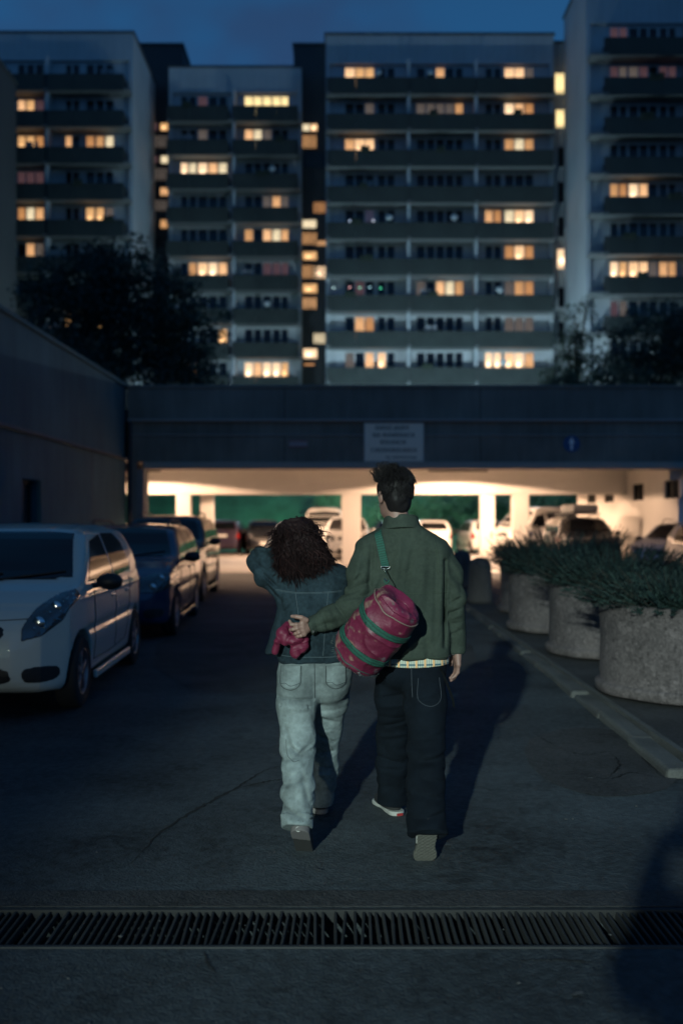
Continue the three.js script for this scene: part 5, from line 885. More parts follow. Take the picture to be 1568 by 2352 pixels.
// ---------------------------------------------------------------- planters, bollards, shrubs
{
  const agg = (u, v) => { const s = tile2(u, v, 70, 201, 2), b = tile2(u, v, 4, 202, 5), d = tile2(u, v, 24, 204, 2); return tone([0.125, 0.104, 0.104], Math.max(0.25, 1 + 0.5 * b + 0.55 * s + (d > 0.36 ? 0.35 : 0) + (tile2(u, v, 36, 205, 1) > 0.4 ? -0.3 : 0))); };
  M.aggregate = std([1, 1, 1], 0.92, { map: tex(512, agg, true, 1 / 1.3), bumpMap: M.grain, bumpScale: 0.008 });
  const spots = [[1375, 8.5, 0.74], [1262, 11.0, 0.72], [1169, 13.35, 0.72], [1152, 15.9, 0.7]].map(([x, d, r]) => [PX(x, d) + r, d, r]);
  const R = 0.72, prof = [[0.001, 0.02], [R - 0.03, 0.02], [R + 0.03, 0.035], [R + 0.035, 0.1], [R + 0.015, 0.118], [R - 0.012, 0.125], [R - 0.004, 0.2], [R - 0.01, 0.5], [R, 0.7], [R + 0.004, 0.755], [R - 0.012, 0.78], [R - 0.07, 0.782], [R - 0.085, 0.76], [R - 0.085, 0.66], [0.001, 0.66]];
  const bowl = lathe(prof, 72); { const p = bowl.attributes.position; for (let i = 0; i < p.count; i++) { const x = p.getX(i), y = p.getY(i), z = p.getZ(i), k = 1 + 0.006 * noise3(x * 4, y * 6, z * 4, 4) + 0.003 * noise3(x * 14, y * 14, z * 14, 5); p.setXYZ(i, x * k, y + 0.006 * noise3(x * 5, 3, z * 5, 6), z * k); } bowl.computeVertexNormals(); const q = bowl.attributes.uv; for (let i = 0; i < p.count; i++) q.setXY(i, q.getX(i) * 4.55, p.getY(i) + Math.hypot(p.getX(i), p.getZ(i))); }
  const names = ['nearest round concrete planter, cut by the right edge of the photo', 'second round concrete planter along the kerb, partly behind the nearest one', 'third round concrete planter along the kerb', 'farthest round concrete planter in the row, beside the bollards'];
  const first = thing('planter', names[0], 'planter', [spots[0][0], 0.068, -spots[0][1]], 0, 'round concrete planters along the kerb');
  part('bowl', bowl, M.aggregate, first); part('soil', cyl(R - 0.09, R - 0.09, 0.04, 0, 0.69, 0, 40), std([0.02, 0.016, 0.012], 1), first);
  spots.slice(1).forEach(([x, d], i) => pass(first, names[i + 1], [x, 0.068, -d], 1 + i * 1.7));
  // juniper: arching shoots set with fine needles
  const sprays = (seed, n, spread, tall) => {
    const r = rng(seed), pos = [], nor = [], col = [], stems = [];
    for (let i = 0; i < n; i++) {
      const az = r() * 6.283, r0 = 0.55 * Math.sqrt(r()), el = 0.32 + 0.95 * r() ** 0.8 - r0 * 0.25, len = (0.3 + 0.4 * r()) * spread, d0 = V(Math.cos(az) * Math.cos(el), Math.sin(el) * tall, Math.sin(az) * Math.cos(el)), p0 = V(Math.cos(az) * r0, 0.72, Math.sin(az) * r0);
      const p1 = p0.clone().addScaledVector(d0, len * 0.6), p2 = p0.clone().addScaledVector(d0, len).add(V(0, -0.05 * len + 0.06 * (r() - 0.5), 0)), c = new THREE.QuadraticBezierCurve3(p0, p1, p2), tone0 = 0.55 + 0.8 * r();
      if (i % 3 === 0) stems.push(strand([p0, c.getPoint(0.5), p2], 0.006));
      const m = 40;
      for (let k = 3; k < m; k++) {
        const t = k / m, p = c.getPoint(t), tg = c.getTangent(t), s = V(r() - 0.5, r() - 0.5, r() - 0.5).cross(tg).normalize(), nl = (0.03 + 0.04 * r()) * (1.1 - 0.55 * t), tip = p.clone().addScaledVector(s, nl * 0.75).addScaledVector(tg, nl * 0.75), w = V().crossVectors(s, tg).multiplyScalar(0.004 + 0.003 * r()), nn = V().crossVectors(tip.clone().sub(p), w).normalize();
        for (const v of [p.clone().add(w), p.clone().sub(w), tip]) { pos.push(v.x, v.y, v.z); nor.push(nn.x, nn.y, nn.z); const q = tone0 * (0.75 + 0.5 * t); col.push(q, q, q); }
      }
    }
    const g = new THREE.BufferGeometry(); g.setAttribute('position', new THREE.Float32BufferAttribute(pos, 3)); g.setAttribute('normal', new THREE.Float32BufferAttribute(nor, 3)); g.setAttribute('color', new THREE.Float32BufferAttribute(col, 3));
    return [g, merge(stems)];
  };
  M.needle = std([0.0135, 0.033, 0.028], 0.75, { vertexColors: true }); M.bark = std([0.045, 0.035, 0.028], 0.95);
  const bn = ['dark juniper spilling over the nearest planter', 'dark juniper in the second planter along the kerb', 'tall dark juniper in the third planter along the kerb', 'dark juniper in the farthest planter beside the bollards'];
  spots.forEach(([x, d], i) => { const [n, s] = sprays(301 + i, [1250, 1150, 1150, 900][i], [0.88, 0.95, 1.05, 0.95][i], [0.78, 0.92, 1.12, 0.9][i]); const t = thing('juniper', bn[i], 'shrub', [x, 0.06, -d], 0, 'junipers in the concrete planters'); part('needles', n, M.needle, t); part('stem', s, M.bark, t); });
  const b = thing('bollard', 'round topped concrete bollard nearest to the planters', 'bollard', [PX(1102, 17.6), 0.06, -17.6], 0, 'round topped concrete bollards');
  const bl = lathe([[0.001, 0.0], [0.225, 0.0], [0.222, 0.1], [0.205, 0.55], [0.195, 0.68], [0.165, 0.76], [0.11, 0.806], [0.05, 0.822], [0.001, 0.825]], 36);
  part('post', bl, std([1, 1, 1], 0.95, { map: tex(256, (u, v) => tone([0.085, 0.078, 0.078], 1 + 0.5 * tile2(u, v, 5, 211, 5) + 0.35 * tile2(u, v, 60, 212, 2)), true, [3, 1]), bumpMap: M.grain, bumpScale: 0.006 }), b);
  part('base_ring', lathe([[0.001, 0], [0.25, 0], [0.25, 0.03], [0.226, 0.035], [0.001, 0.035]], 30), M.asphaltOld, b);
  pass(b, 'farther round topped concrete bollard, partly behind the man\'s shoulder', [PX(1060, 21.5), 0.06, -21.5], 1);
}
// ---------------------------------------------------------------- trees
function leafCloud(seed, lobes, n, size) {                         // leaves in clumps through the crown's volume
  const r = rng(seed), pos = [], nor = [], col = [], total = lobes.reduce((s, l) => s + l[3] * l[4] * l[5], 0);
  for (const l of lobes) {
    const clumps = Math.max(6, Math.round((n / 22) * (l[3] * l[4] * l[5]) / total));
    for (let i = 0; i < clumps; i++) {
      const d = V(r() - 0.5, r() - 0.5, r() - 0.5).normalize(), q = 0.35 + 0.72 * Math.pow(r(), 0.6), c = V(l[0] + d.x * l[3] * q, l[1] + d.y * l[4] * q, l[2] + d.z * l[5] * q), cr = size * (2.2 + 3 * r()), tint = 0.5 + 0.9 * r();
      for (let k = 0; k < 22; k++) {
        const p = c.clone().add(V(r() + r() - 1, (r() + r() - 1) * 0.7, r() + r() - 1).multiplyScalar(cr)), a = V(r() - 0.5, r() - 0.7, r() - 0.5).normalize(), b = V(r() - 0.5, r() - 0.5, r() - 0.5).cross(a).normalize(), s = size * (0.6 + 0.7 * r()), nn = V().crossVectors(b, a);
        const v = [p, p.clone().addScaledVector(a, s * 0.55).addScaledVector(b, s * 0.32), p.clone().addScaledVector(a, s * 1.15), p.clone().addScaledVector(a, s * 0.55).addScaledVector(b, -s * 0.32)];
        for (const j of [0, 1, 2, 0, 2, 3]) { pos.push(v[j].x, v[j].y, v[j].z); nor.push(nn.x, nn.y, nn.z); const t = tint * (0.85 + 0.3 * r()); col.push(t, t, t); }
      }
    }
  }
  const g = new THREE.BufferGeometry(); g.setAttribute('position', new THREE.Float32BufferAttribute(pos, 3)); g.setAttribute('normal', new THREE.Float32BufferAttribute(nor, 3)); g.setAttribute('color', new THREE.Float32BufferAttribute(col, 3));
  return g;
}
M.leaf = phys([0.024, 0.05, 0.036], 0.75, { vertexColors: true, transmission: 0.25, thickness: 0 });
M.leafPale = phys([0.06, 0.085, 0.05], 0.75, { vertexColors: true, transmission: 0.25, thickness: 0 });
function tree(name, label, pos, lobes, n, size, seed, mat = M.leaf) { // lobes relative to the foot: [x, y, z, rx, ry, rz]
  const t = thing(name, label, 'tree', pos), r = rng(seed + 1), limbs = [], top = Math.max(...lobes.map((l) => l[1])) * 0.8, w = 0.028 * top;
  limbs.push(new THREE.CylinderGeometry(w * 0.35, w, top, 10, 6).translate(0, top / 2, 0));
  for (const l of lobes) { const y0 = top * (0.3 + 0.45 * r()), m = V(l[0] * 0.5, mix(y0, l[1], 0.55) + 0.2, l[2] * 0.5); limbs.push(strand([V(0, y0, 0), m, V(l[0], l[1], l[2])], w * 0.42, 6)); for (let k = 0; k < 4; k++) limbs.push(strand([m, V(mix(m.x, l[0], 0.6) + (r() - 0.5) * l[3], l[1] + (r() - 0.3) * l[4] * 0.8, mix(m.z, l[2], 0.6) + (r() - 0.5) * l[5])], w * 0.16, 5)); }
  part('trunk', limbs, M.bark, t); part('crown', leafCloud(seed, lobes, n, size), mat, t);
  return t;
}
const crownAt = (foot, d, list) => list.map(([x, y, rx, ry, dz = 0]) => [PX(x, d) - foot[0], PY(y, d) - foot[1], dz, (rx / F) * d, (ry / F) * d, (rx / F) * d * 0.8]);
{
  let d = 40, f = [PX(250, d), 4.9, -d];
  tree('broadleaf_tree', 'large dark leafy tree behind the retaining wall on the left', f, crownAt(f, d, [[190, 860, 130, 70, 0.5], [420, 840, 100, 60, -0.3], [310, 700, 140, 90, 0.2], [190, 660, 120, 90], [300, 620, 80, 70, 0.8], [110, 720, 80, 90, 0.4], [390, 700, 80, 80, -0.5], [270, 760, 150, 90], [440, 790, 75, 75, 0.3], [200, 590, 50, 45, -0.4], [480, 740, 45, 50], [365, 850, 120, 60], [250, 590, 40, 40]]), 27000, 0.17, 501);
  d = 46; f = [PX(1490, d), 4.9, -d];
  tree('broadleaf_tree', 'dark bushy tree rising over the right end of the deck', f, crownAt(f, d, [[1490, 800, 90, 90], [1560, 740, 70, 60, 0.6], [1420, 850, 70, 60, 0.4], [1530, 850, 90, 60], [1400, 790, 40, 45], [1600, 800, 90, 110]]), 9000, 0.17, 521);
  d = 52; f = [PX(1322, d), 4.9, -d];
  tree('slender_tree', 'slender pale leaved tree standing against the right hand block', f, crownAt(f, d, [[1322, 740, 26, 60], [1335, 800, 42, 60, 0.3], [1300, 850, 50, 45], [1350, 700, 16, 40], [1290, 790, 22, 40]]), 3600, 0.13, 541, M.leafPale);
  d = 44; f = [PX(1385, d), 4.85, -d];
  tree('shrub_tree', 'low bush at the foot of the slender tree above the parapet', f, crownAt(f, d, [[1330, 872, 70, 24], [1420, 868, 60, 30], [1290, 878, 40, 16]]), 2600, 0.12, 551, M.leafPale).userData.category = 'bush';
}
// bushes on the bank, seen through the garage
{
  const b = [['rounded green bush on the grass bank behind the middle post', 905, 1180, 70, 42], ['broad leafy bush on the grass bank left of the back post', 1020, 1165, 85, 60], ['green bush on the grass bank behind the right posts', 1140, 1180, 60, 50], ['small bush on the grass bank beyond the white van', 760, 1150, 30, 22], ['dark bush on the grass bank at the right behind the van', 1270, 1170, 80, 50]];
  b.forEach(([label, x, y, rx, ry], i) => { const d = 52.5, f = [PX(x, d), bankH(0, -d) + 0.05, -d], t = thing('bush', label, 'bush', f); part('leaves', leafCloud(601 + i, crownAt(f, d, [[x, y, rx, ry], [x - rx * 0.5, y + ry * 0.4, rx * 0.6, ry * 0.6, 0.5], [x + rx * 0.55, y + ry * 0.35, rx * 0.5, ry * 0.6, 0.3]]), 3600, 0.13), M.bushLeaf ??= phys([0.045, 0.11, 0.055], 0.7, { vertexColors: true, transmission: 0.25, thickness: 0 }), t); part('stem', [0, 1, 2].map((k) => strand([V(0, -0.1, 0), V((k - 1) * 0.3, 0.5, 0.1), V((k - 1) * 0.7, 1.2, 0)], 0.03, 5)), M.bark, t); });
}
// ---------------------------------------------------------------- cars: every panel, pane and lamp is cut from one smooth body shape; front is +z
M.carGlass = phys([0.004, 0.005, 0.007], 0.05, {});
M.trimBlack = std([0.014, 0.014, 0.015], 0.5);
M.lampGlass = phys([0.09, 0.1, 0.11], 0.1, { metalness: 0.5, clearcoat: 1, clearcoatRoughness: 0.03 });
M.lampRed = phys([0.3, 0.012, 0.012], 0.15, { clearcoat: 1, clearcoatRoughness: 0.05 });
M.chrome = std([0.75, 0.75, 0.76], 0.12, { metalness: 1 });
M.plate = std([0.62, 0.62, 0.58], 0.5);
const paint = (rgb, metal = 0) => phys(rgb, metal ? 0.42 : 0.5, { metalness: metal, clearcoat: 1, clearcoatRoughness: 0.05 });
const SPECS = {
  hatch: { L: 3.75, W: 1.69, axle: [1.16, -1.3], wr: 0.295,
    side: [[1.70, 0.2], [1.84, 0.3], [1.87, 0.5], [1.82, 0.7], [1.66, 0.84], [1.35, 0.965], [1.06, 1.06], [0.72, 1.25], [0.36, 1.43], [-0.1, 1.52], [-0.7, 1.53], [-1.3, 1.46], [-1.55, 1.27], [-1.74, 0.98], [-1.83, 0.7], [-1.84, 0.42], [-1.76, 0.22], [-1.3, 0.19], [0, 0.19]],
    belt: 0.97, wind: [[-0.7, 1.06], [-0.55, 1.43], [0, 1.475], [0.55, 1.43], [0.7, 1.06], [0, 1.035]], windZ: [0.3, 1.25],
    win: [[[0.86, 1.02], [0.34, 1.36], [-0.16, 1.42], [-0.2, 0.99]], [[-0.26, 0.99], [-0.22, 1.425], [-0.8, 1.42], [-1.06, 1.32], [-1.12, 1.03]]],
    lamp: [[0.49, 0.62], [0.485, 0.72], [0.55, 0.86], [0.65, 0.955], [0.8, 1.0], [0.8, 0.9], [0.745, 0.76], [0.63, 0.655]], lampZ: 1.2, tail: [[0.64, 0.7], [0.87, 0.68], [0.87, 0.95], [0.7, 0.96]], hoodY: 0.78 },
  estate: { L: 4.5, W: 1.76, axle: [1.36, -1.32], wr: 0.31,
    side: [[2.1, 0.2], [2.22, 0.34], [2.24, 0.55], [2.16, 0.72], [1.9, 0.86], [1.4, 0.98], [1.0, 1.04], [0.62, 1.2], [0.18, 1.42], [-0.3, 1.49], [-1.1, 1.49], [-1.8, 1.42], [-2.02, 1.2], [-2.18, 0.95], [-2.24, 0.6], [-2.2, 0.3], [-2.05, 0.2], [-1, 0.19], [0, 0.19]],
    belt: 0.98, wind: [[-0.72, 1.05], [-0.56, 1.4], [0, 1.45], [0.56, 1.4], [0.72, 1.05], [0, 1.02]], windZ: [0.1, 1.2],
    win: [[[0.8, 1.03], [0.2, 1.36], [-0.26, 1.41], [-0.28, 1.0]], [[-0.35, 1.0], [-0.33, 1.41], [-1.08, 1.41], [-1.12, 1.0]], [[-1.2, 1.01], [-1.16, 1.4], [-1.68, 1.36], [-1.9, 1.08]]],
    lamp: [[0.46, 0.62], [0.46, 0.8], [0.62, 0.86], [0.88, 0.86], [0.88, 0.7], [0.7, 0.62]], lampZ: 1.6, tail: [[0.62, 0.66], [0.9, 0.66], [0.9, 1.1], [0.7, 1.1]], hoodY: 0.8, rails: 1.5 },
  suv: { L: 4.5, W: 1.8, axle: [1.36, -1.3], wr: 0.345,
    side: [[2.08, 0.26], [2.2, 0.4], [2.22, 0.66], [2.14, 0.86], [1.9, 0.99], [1.4, 1.08], [1.02, 1.14], [0.68, 1.32], [0.3, 1.56], [-0.2, 1.64], [-1.1, 1.64], [-1.8, 1.57], [-2.02, 1.32], [-2.14, 1.05], [-2.2, 0.66], [-2.16, 0.36], [-2.02, 0.26], [-1, 0.25], [0, 0.25]],
    belt: 1.08, wind: [[-0.74, 1.15], [-0.58, 1.54], [0, 1.59], [0.58, 1.54], [0.74, 1.15], [0, 1.12]], windZ: [0.2, 1.25],
    win: [[[0.84, 1.13], [0.3, 1.48], [-0.2, 1.54], [-0.22, 1.1]], [[-0.29, 1.1], [-0.27, 1.54], [-1.02, 1.54], [-1.06, 1.1]], [[-1.14, 1.11], [-1.1, 1.53], [-1.62, 1.49], [-1.8, 1.2]]],
    lamp: [[0.48, 0.72], [0.48, 0.9], [0.66, 0.97], [0.9, 0.98], [0.9, 0.8], [0.7, 0.72]], lampZ: 1.5, tail: [[0.64, 0.8], [0.92, 0.8], [0.92, 1.3], [0.72, 1.3]], hoodY: 0.92, rails: 1.65 },
  van: { L: 4.8, W: 1.92, axle: [1.55, -1.5], wr: 0.33,
    side: [[2.26, 0.26], [2.38, 0.42], [2.4, 0.7], [2.32, 0.95], [2.1, 1.08], [1.8, 1.2], [1.45, 1.55], [1.12, 1.9], [0.8, 2.06], [0, 2.1], [-1.6, 2.1], [-2.2, 2.06], [-2.34, 1.9], [-2.38, 1.2], [-2.38, 0.5], [-2.3, 0.28], [-1, 0.25], [0, 0.25]],
    belt: 1.2, wind: [[-0.8, 1.24], [-0.7, 1.86], [0, 1.92], [0.7, 1.86], [0.8, 1.24], [0, 1.2]], windZ: [0.9, 1.95],
    win: [[[1.55, 1.24], [1.12, 1.72], [0.62, 1.78], [0.58, 1.18]], [[0.48, 1.2], [0.5, 1.8], [-0.72, 1.82], [-0.72, 1.2]], [[-0.82, 1.2], [-0.82, 1.82], [-2.0, 1.8], [-2.05, 1.2]]],
    lamp: [[0.56, 0.74], [0.56, 0.98], [0.74, 1.04], [0.95, 1.04], [0.95, 0.8], [0.76, 0.74]], lampZ: 1.8, tail: [[0.76, 0.8], [0.97, 0.8], [0.97, 1.5], [0.84, 1.5]], hoodY: 1.0 },
};
const carCache = {};
function carShapes(kind, fine) {
  if (carCache[kind]) return carCache[kind];
  const s = SPECS[kind], w = s.W / 2, l = s.L / 2, H = Math.max(...s.side.map((p) => p[1])), b = s.belt, cell = fine ? 0.021 : 0.034;
  const side = polySDF(spline(s.side, 3)), mir = (pts) => [...pts, ...pts.slice().reverse().filter((p) => p[0] > 1e-6).map(([x, y]) => [-x, y])];
  const front = polySDF(mir([[w * 0.86, 0.16], [w * 0.95, 0.28], [w * 0.995, 0.5], [w, 0.72], [w * 0.985, b - 0.06], [w * 0.95, b], [w * 0.86, mix(b, H, 0.45)], [w * 0.765, mix(b, H, 0.82)], [w * 0.62, H - 0.015], [w * 0.4, H + 0.02], [0, H + 0.03]]));
  const top = polySDF(mir([[w * 0.5, l + 0.01], [w * 0.74, l - 0.1], [w * 0.93, l - 0.38], [w, l - 0.85], [w, -l + 0.7], [w * 0.96, -l + 0.3], [w * 0.84, -l + 0.08], [w * 0.6, -l - 0.02]]));
  const ar = s.wr + 0.05;
  const shell = (x, y, z) => smax(side(z, y), smax(top(Math.abs(x), z), front(Math.abs(x), y), 0.1), 0.09);
  const body = (x, y, z) => {
    let d = shell(x, y, z); const ax = Math.abs(x);
    d += 0.012 * Math.exp(-(((y - 0.62) / 0.035) ** 2)) * step01(l - 0.7, l - 1.0, Math.abs(z)) - 0.006 * step01(0.0, 0.03, y - b + 0.1) * step01(0.14, 0.1, y - b + 0.1);
    for (const a of s.axle) d = smax(d, -Math.max(Math.hypot(z - a, y - s.wr) - ar, 0.45 - ax), 0.02);
    return d;
  };
  const lo = [-w - 0.05, 0.1, -l - 0.06], hi = [w + 0.05, H + 0.08, l + 0.06], c = { s, body, shell, cell, H, w, l };
  c.paint = netMesh(body, lo, hi, cell, { lip: 1.5 });
  const skin = (t, cut) => (x, y, z) => { const d = shell(x, y, z); return Math.max(d - t, -d - 0.03, cut(x, y, z)); };
  const gc = fine ? 0.016 : 0.028;
  const wp = polySDF(s.wind), [wz0, wz1] = s.windZ;
  const shp = (t, cut, a, z) => netMesh(skin(t, cut), a, z, gc, { lip: 1.3 });
  c.windscreen = shp(0.005, (x, y, z) => Math.max(wp(x, y), wz0 - z), [-w, s.wind[0][1] - 0.1, wz0 - 0.05], [w, H + 0.05, wz1 + 0.2]);
  const rz = -l + 0.75, rp = polySDF([[-w * 0.72, b + 0.12], [-w * 0.6, H - 0.13], [w * 0.6, H - 0.13], [w * 0.72, b + 0.12]]);
  c.rear = shp(0.005, (x, y, z) => Math.max(rp(x, y), z - rz), [-w, b, -l - 0.1], [w, H + 0.05, rz + 0.05]);
  c.side = s.win.map((p) => { const q = polySDF(p), z0 = Math.min(...p.map((v) => v[0])), z1 = Math.max(...p.map((v) => v[0])), g = [1, -1].map((k) => shp(0.004, (x, y, z) => Math.max(q(z, y), 0.3 * w - k * x), k > 0 ? [0.25 * w, b - 0.1, z0 - 0.06] : [-w - 0.05, b - 0.1, z0 - 0.06], k > 0 ? [w + 0.05, H, z1 + 0.06] : [-0.25 * w, H, z1 + 0.06])); return g; });
  const lp = polySDF(s.lamp), tp = polySDF(s.tail), fac = (x, y, z) => 0.0012 * Math.sin(x * 120 + y * 50) * Math.sin(y * 140) + 0.0014 * noise3(x * 60, y * 60, z * 30, 2);
  c.lamps = [1, -1].map((k) => netMesh((x, y, z) => Math.max(skin(0.007, () => -9)(x, y, z) + (fine ? fac(x, y, z) : 0), lp(k * x, y), s.lampZ + (fine && kind === 'hatch' ? 0.02 : -0.35) - z), k > 0 ? [0.3, 0.5, s.lampZ - 0.4] : [-w - 0.06, 0.5, s.lampZ - 0.4], k > 0 ? [w + 0.06, 1.15, l + 0.1] : [-0.3, 1.15, l + 0.1], gc * 0.8));
  c.tails = [1, -1].map((k) => shp(0.007, (x, y, z) => Math.max(tp(k * x, y), z + l - 0.3), k > 0 ? [0.4, 0.5, -l - 0.1] : [-w - 0.06, 0.5, -l - 0.1], k > 0 ? [w + 0.06, 1.6, -l + 0.36] : [-0.4, 1.6, -l + 0.36]));
  const onFront = (cut, t = 0.004) => shp(t, (x, y, z) => Math.max(cut(x, y), l - 0.75 - z), [-w, 0.15, l - 0.8], [w, 1.15, l + 0.1]);
  const oval = (cx, cy, rx, ry, p = 2) => (x, y) => (Math.pow(Math.abs((Math.abs(x) - cx) / rx) ** p + Math.abs((y - cy) / ry) ** p, 1 / p) - 1) * Math.min(rx, ry);
  c.intake = onFront(oval(0, 0.36, 0.42, 0.075, 4)); c.grille = onFront(oval(0, s.hoodY - 0.1, 0.36, 0.07, 4)); const fo = oval(w * 0.72, 0.36, 0.12, 0.065, 3); c.fog = [1, -1].map((k) => onFront((x, y) => Math.max(fo(x, y), 0.05 - k * x)));
  // panel gaps: thin dark lines that follow the body
  const sideLine = (pts, k, r = 0.004) => { const cv = new THREE.CatmullRomCurve3(pts.map(([z, y]) => V(0, y, z))), out = []; for (let i = 0; i <= 24; i++) { const p = cv.getPoint(i / 24); let x = w + 0.1; for (let n = 0; n < 60; n++) { const d = body(x, p.y, p.z); if (d < 0.001) break; x -= Math.max(0.001, d * 0.8); } if (x > 0.3) out.push(V(k * (x + 0.0005), p.y, p.z)); } return out.length > 3 ? tube(out, r, 4, 30) : null; };
  const g = [], A = s.win[0][2][0], Bz = s.axle[1] + ar + 0.06, fz = s.axle[0] - ar - 0.06;
  for (const k of [1, -1]) g.push(sideLine([[A - 0.03, b], [A - 0.03, 0.75], [A - 0.03, 0.34]], k), sideLine([[fz, b - 0.03], [fz - 0.03, 0.7], [fz - 0.02, 0.34]], k), sideLine([[Bz - 0.02, b], [Bz, 0.75], [Bz + 0.18, 0.36]], k), sideLine([[fz, 0.34], [0, 0.33], [Bz + 0.18, 0.36]], k));
  const hood = []; for (let i = 0; i <= 24; i++) { const x = mix(-w * 0.88, w * 0.88, i / 24), y = s.hoodY + 0.04 - 0.05 * Math.cos((x / w) * 1.4); let z = l + 0.2; for (let n = 0; n < 80; n++) { const d = body(x, y, z); if (d < 0.001) break; z -= Math.max(0.001, d * 0.8); } if (z > 0.6) hood.push(V(x, y, z)); }
  g.push(tube(hood, 0.004, 4, 40));
  c.gap = merge(g);
  // reflector bowls and bulbs of the headlamps, wipers
  const onNose = (x, y) => { let z = l + 0.2; for (let n = 0; n < 90; n++) { const d = shell(x, y, z); if (d < 0.001) break; z -= Math.max(0.001, d * 0.8); } return z; };
  const mx = s.lamp.reduce((a, p) => a + p[0], 0) / s.lamp.length, my = s.lamp.reduce((a, p) => a + p[1], 0) / s.lamp.length;
  c.reflectors = [1, -1].flatMap((k) => [[-0.04, -0.05, 0.05], [0.05, 0.06, 0.044]].map(([dx, dy, r]) => new THREE.IcosahedronGeometry(r, 1).scale(1, 1, 0.34).translate(k * (mx + dx), my + dy, onNose(mx + dx, my + dy) + 0.006)));
  c.glints = [1, -1].map((k) => merge([[-0.07, -0.09, 0.012], [0.0, -0.085, 0.014], [0.085, 0.02, 0.012], [0.02, 0.02, 0.011], [0.1, 0.11, 0.01]].map(([dx, dy, r]) => new THREE.IcosahedronGeometry(r, 0).translate(k * (mx + dx), my + dy, onNose(mx + dx, my + dy) + 0.007))));
  c.wipers = [[-0.5, 0.1], [0.05, 0.62]].map(([a, b]) => { const pts = []; for (let i = 0; i <= 8; i++) { const x = mix(a, b, i / 8), y = s.wind[0][1] + 0.02 + 0.05 * (i / 8) - 0.03 * (1 - Math.abs(x)); let z = l; for (let n = 0; n < 120; n++) { const d = shell(x, y, z); if (d < 0.014) break; z -= Math.max(0.001, d * 0.7); } pts.push(V(x, y, z)); } return tube(pts, 0.009, 5, 16); });
  c.handles = [1, -1].map((k) => [A + 0.1, Bz + 0.12].map((z) => { let x = w + 0.1; for (let n = 0; n < 60; n++) { const d = body(x, b - 0.13, z); if (d < 0.001) break; x -= Math.max(0.001, d * 0.8); } return rbox(k * x - 0.018, k * x + 0.018, b - 0.145, b - 0.115, z - 0.09, z + 0.09, 0.012); })).flat();
  const mz = s.win[0][0][0] - 0.12;
  c.mirrors = [1, -1].map((k) => merge([netMesh((x, y, z) => smax(ellip([k * (w + 0.1), b + 0.045, mz], [0.115, 0.075, 0.085])(x, y, z), mz - 0.05 - z, 0.015), k > 0 ? [w - 0.03, b - 0.05, mz - 0.1] : [-w - 0.24, b - 0.05, mz - 0.1], k > 0 ? [w + 0.24, b + 0.15, mz + 0.1] : [-w + 0.03, b + 0.15, mz + 0.1], 0.018), capsuleGeo([k * (w - 0.08), b - 0.0, mz], [k * (w + 0.06), b + 0.02, mz], 0.022)]));
  if (s.rails) c.rails = [1, -1].map((k) => tube([V(k * w * 0.62, H - 0.06, 0.1), V(k * w * 0.64, H + 0.035, -0.15), V(k * w * 0.63, H + 0.04, -0.9), V(k * w * 0.62, H + 0.0, -1.6), V(k * w * 0.6, H - 0.09, -1.75)], 0.016, 8, 40));
  c.sill = [1, -1].map((k) => rbox(k * w * 0.965 - 0.02, k * w * 0.965 + 0.02, 0.17, 0.24, Bz + 0.02, fz - 0.02, 0.015));
  const tyre = lathe([[s.wr * 0.64, -0.085], [s.wr * 0.9, -0.092], [s.wr * 0.98, -0.075], [s.wr, -0.05], [s.wr, 0.05], [s.wr * 0.98, 0.075], [s.wr * 0.9, 0.092], [s.wr * 0.64, 0.085]], 40).rotateZ(Math.PI / 2);
  const spoke = []; for (let i = 0; i < 5; i++) spoke.push(rbox(-0.012, 0.012, 0.03, s.wr * 0.62, -0.028, 0.028, 0.008).rotateX((i / 5) * 6.283).translate(0.066, 0, 0));
  const rim = merge([lathe([[s.wr * 0.66, -0.08], [s.wr * 0.66, 0.085], [s.wr * 0.6, 0.085], [s.wr * 0.585, 0.03], [s.wr * 0.585, -0.08]], 36).rotateZ(-Math.PI / 2), cyl(0.05, 0.045, 0.03, 0.072, 0, 0, 20, 'x'), ...spoke]);
  c.tyre = tyre; c.rim = rim; c.disc = cyl(s.wr * 0.58, s.wr * 0.58, 0.02, 0, 0, 0, 30, 'x');
  c.plate = rbox(-0.26, 0.26, -0.057, 0.057, -0.006, 0.006, 0.004);
  return (carCache[kind] = c);
}
function capsuleGeo(a, b, r) { const A = V(...a), B = V(...b), g = new THREE.CapsuleGeometry(r, A.distanceTo(B), 4, 10); g.applyQuaternion(new THREE.Quaternion().setFromUnitVectors(V(0, 1, 0), B.clone().sub(A).normalize())); return g.translate(...A.add(B).multiplyScalar(0.5).toArray()); }
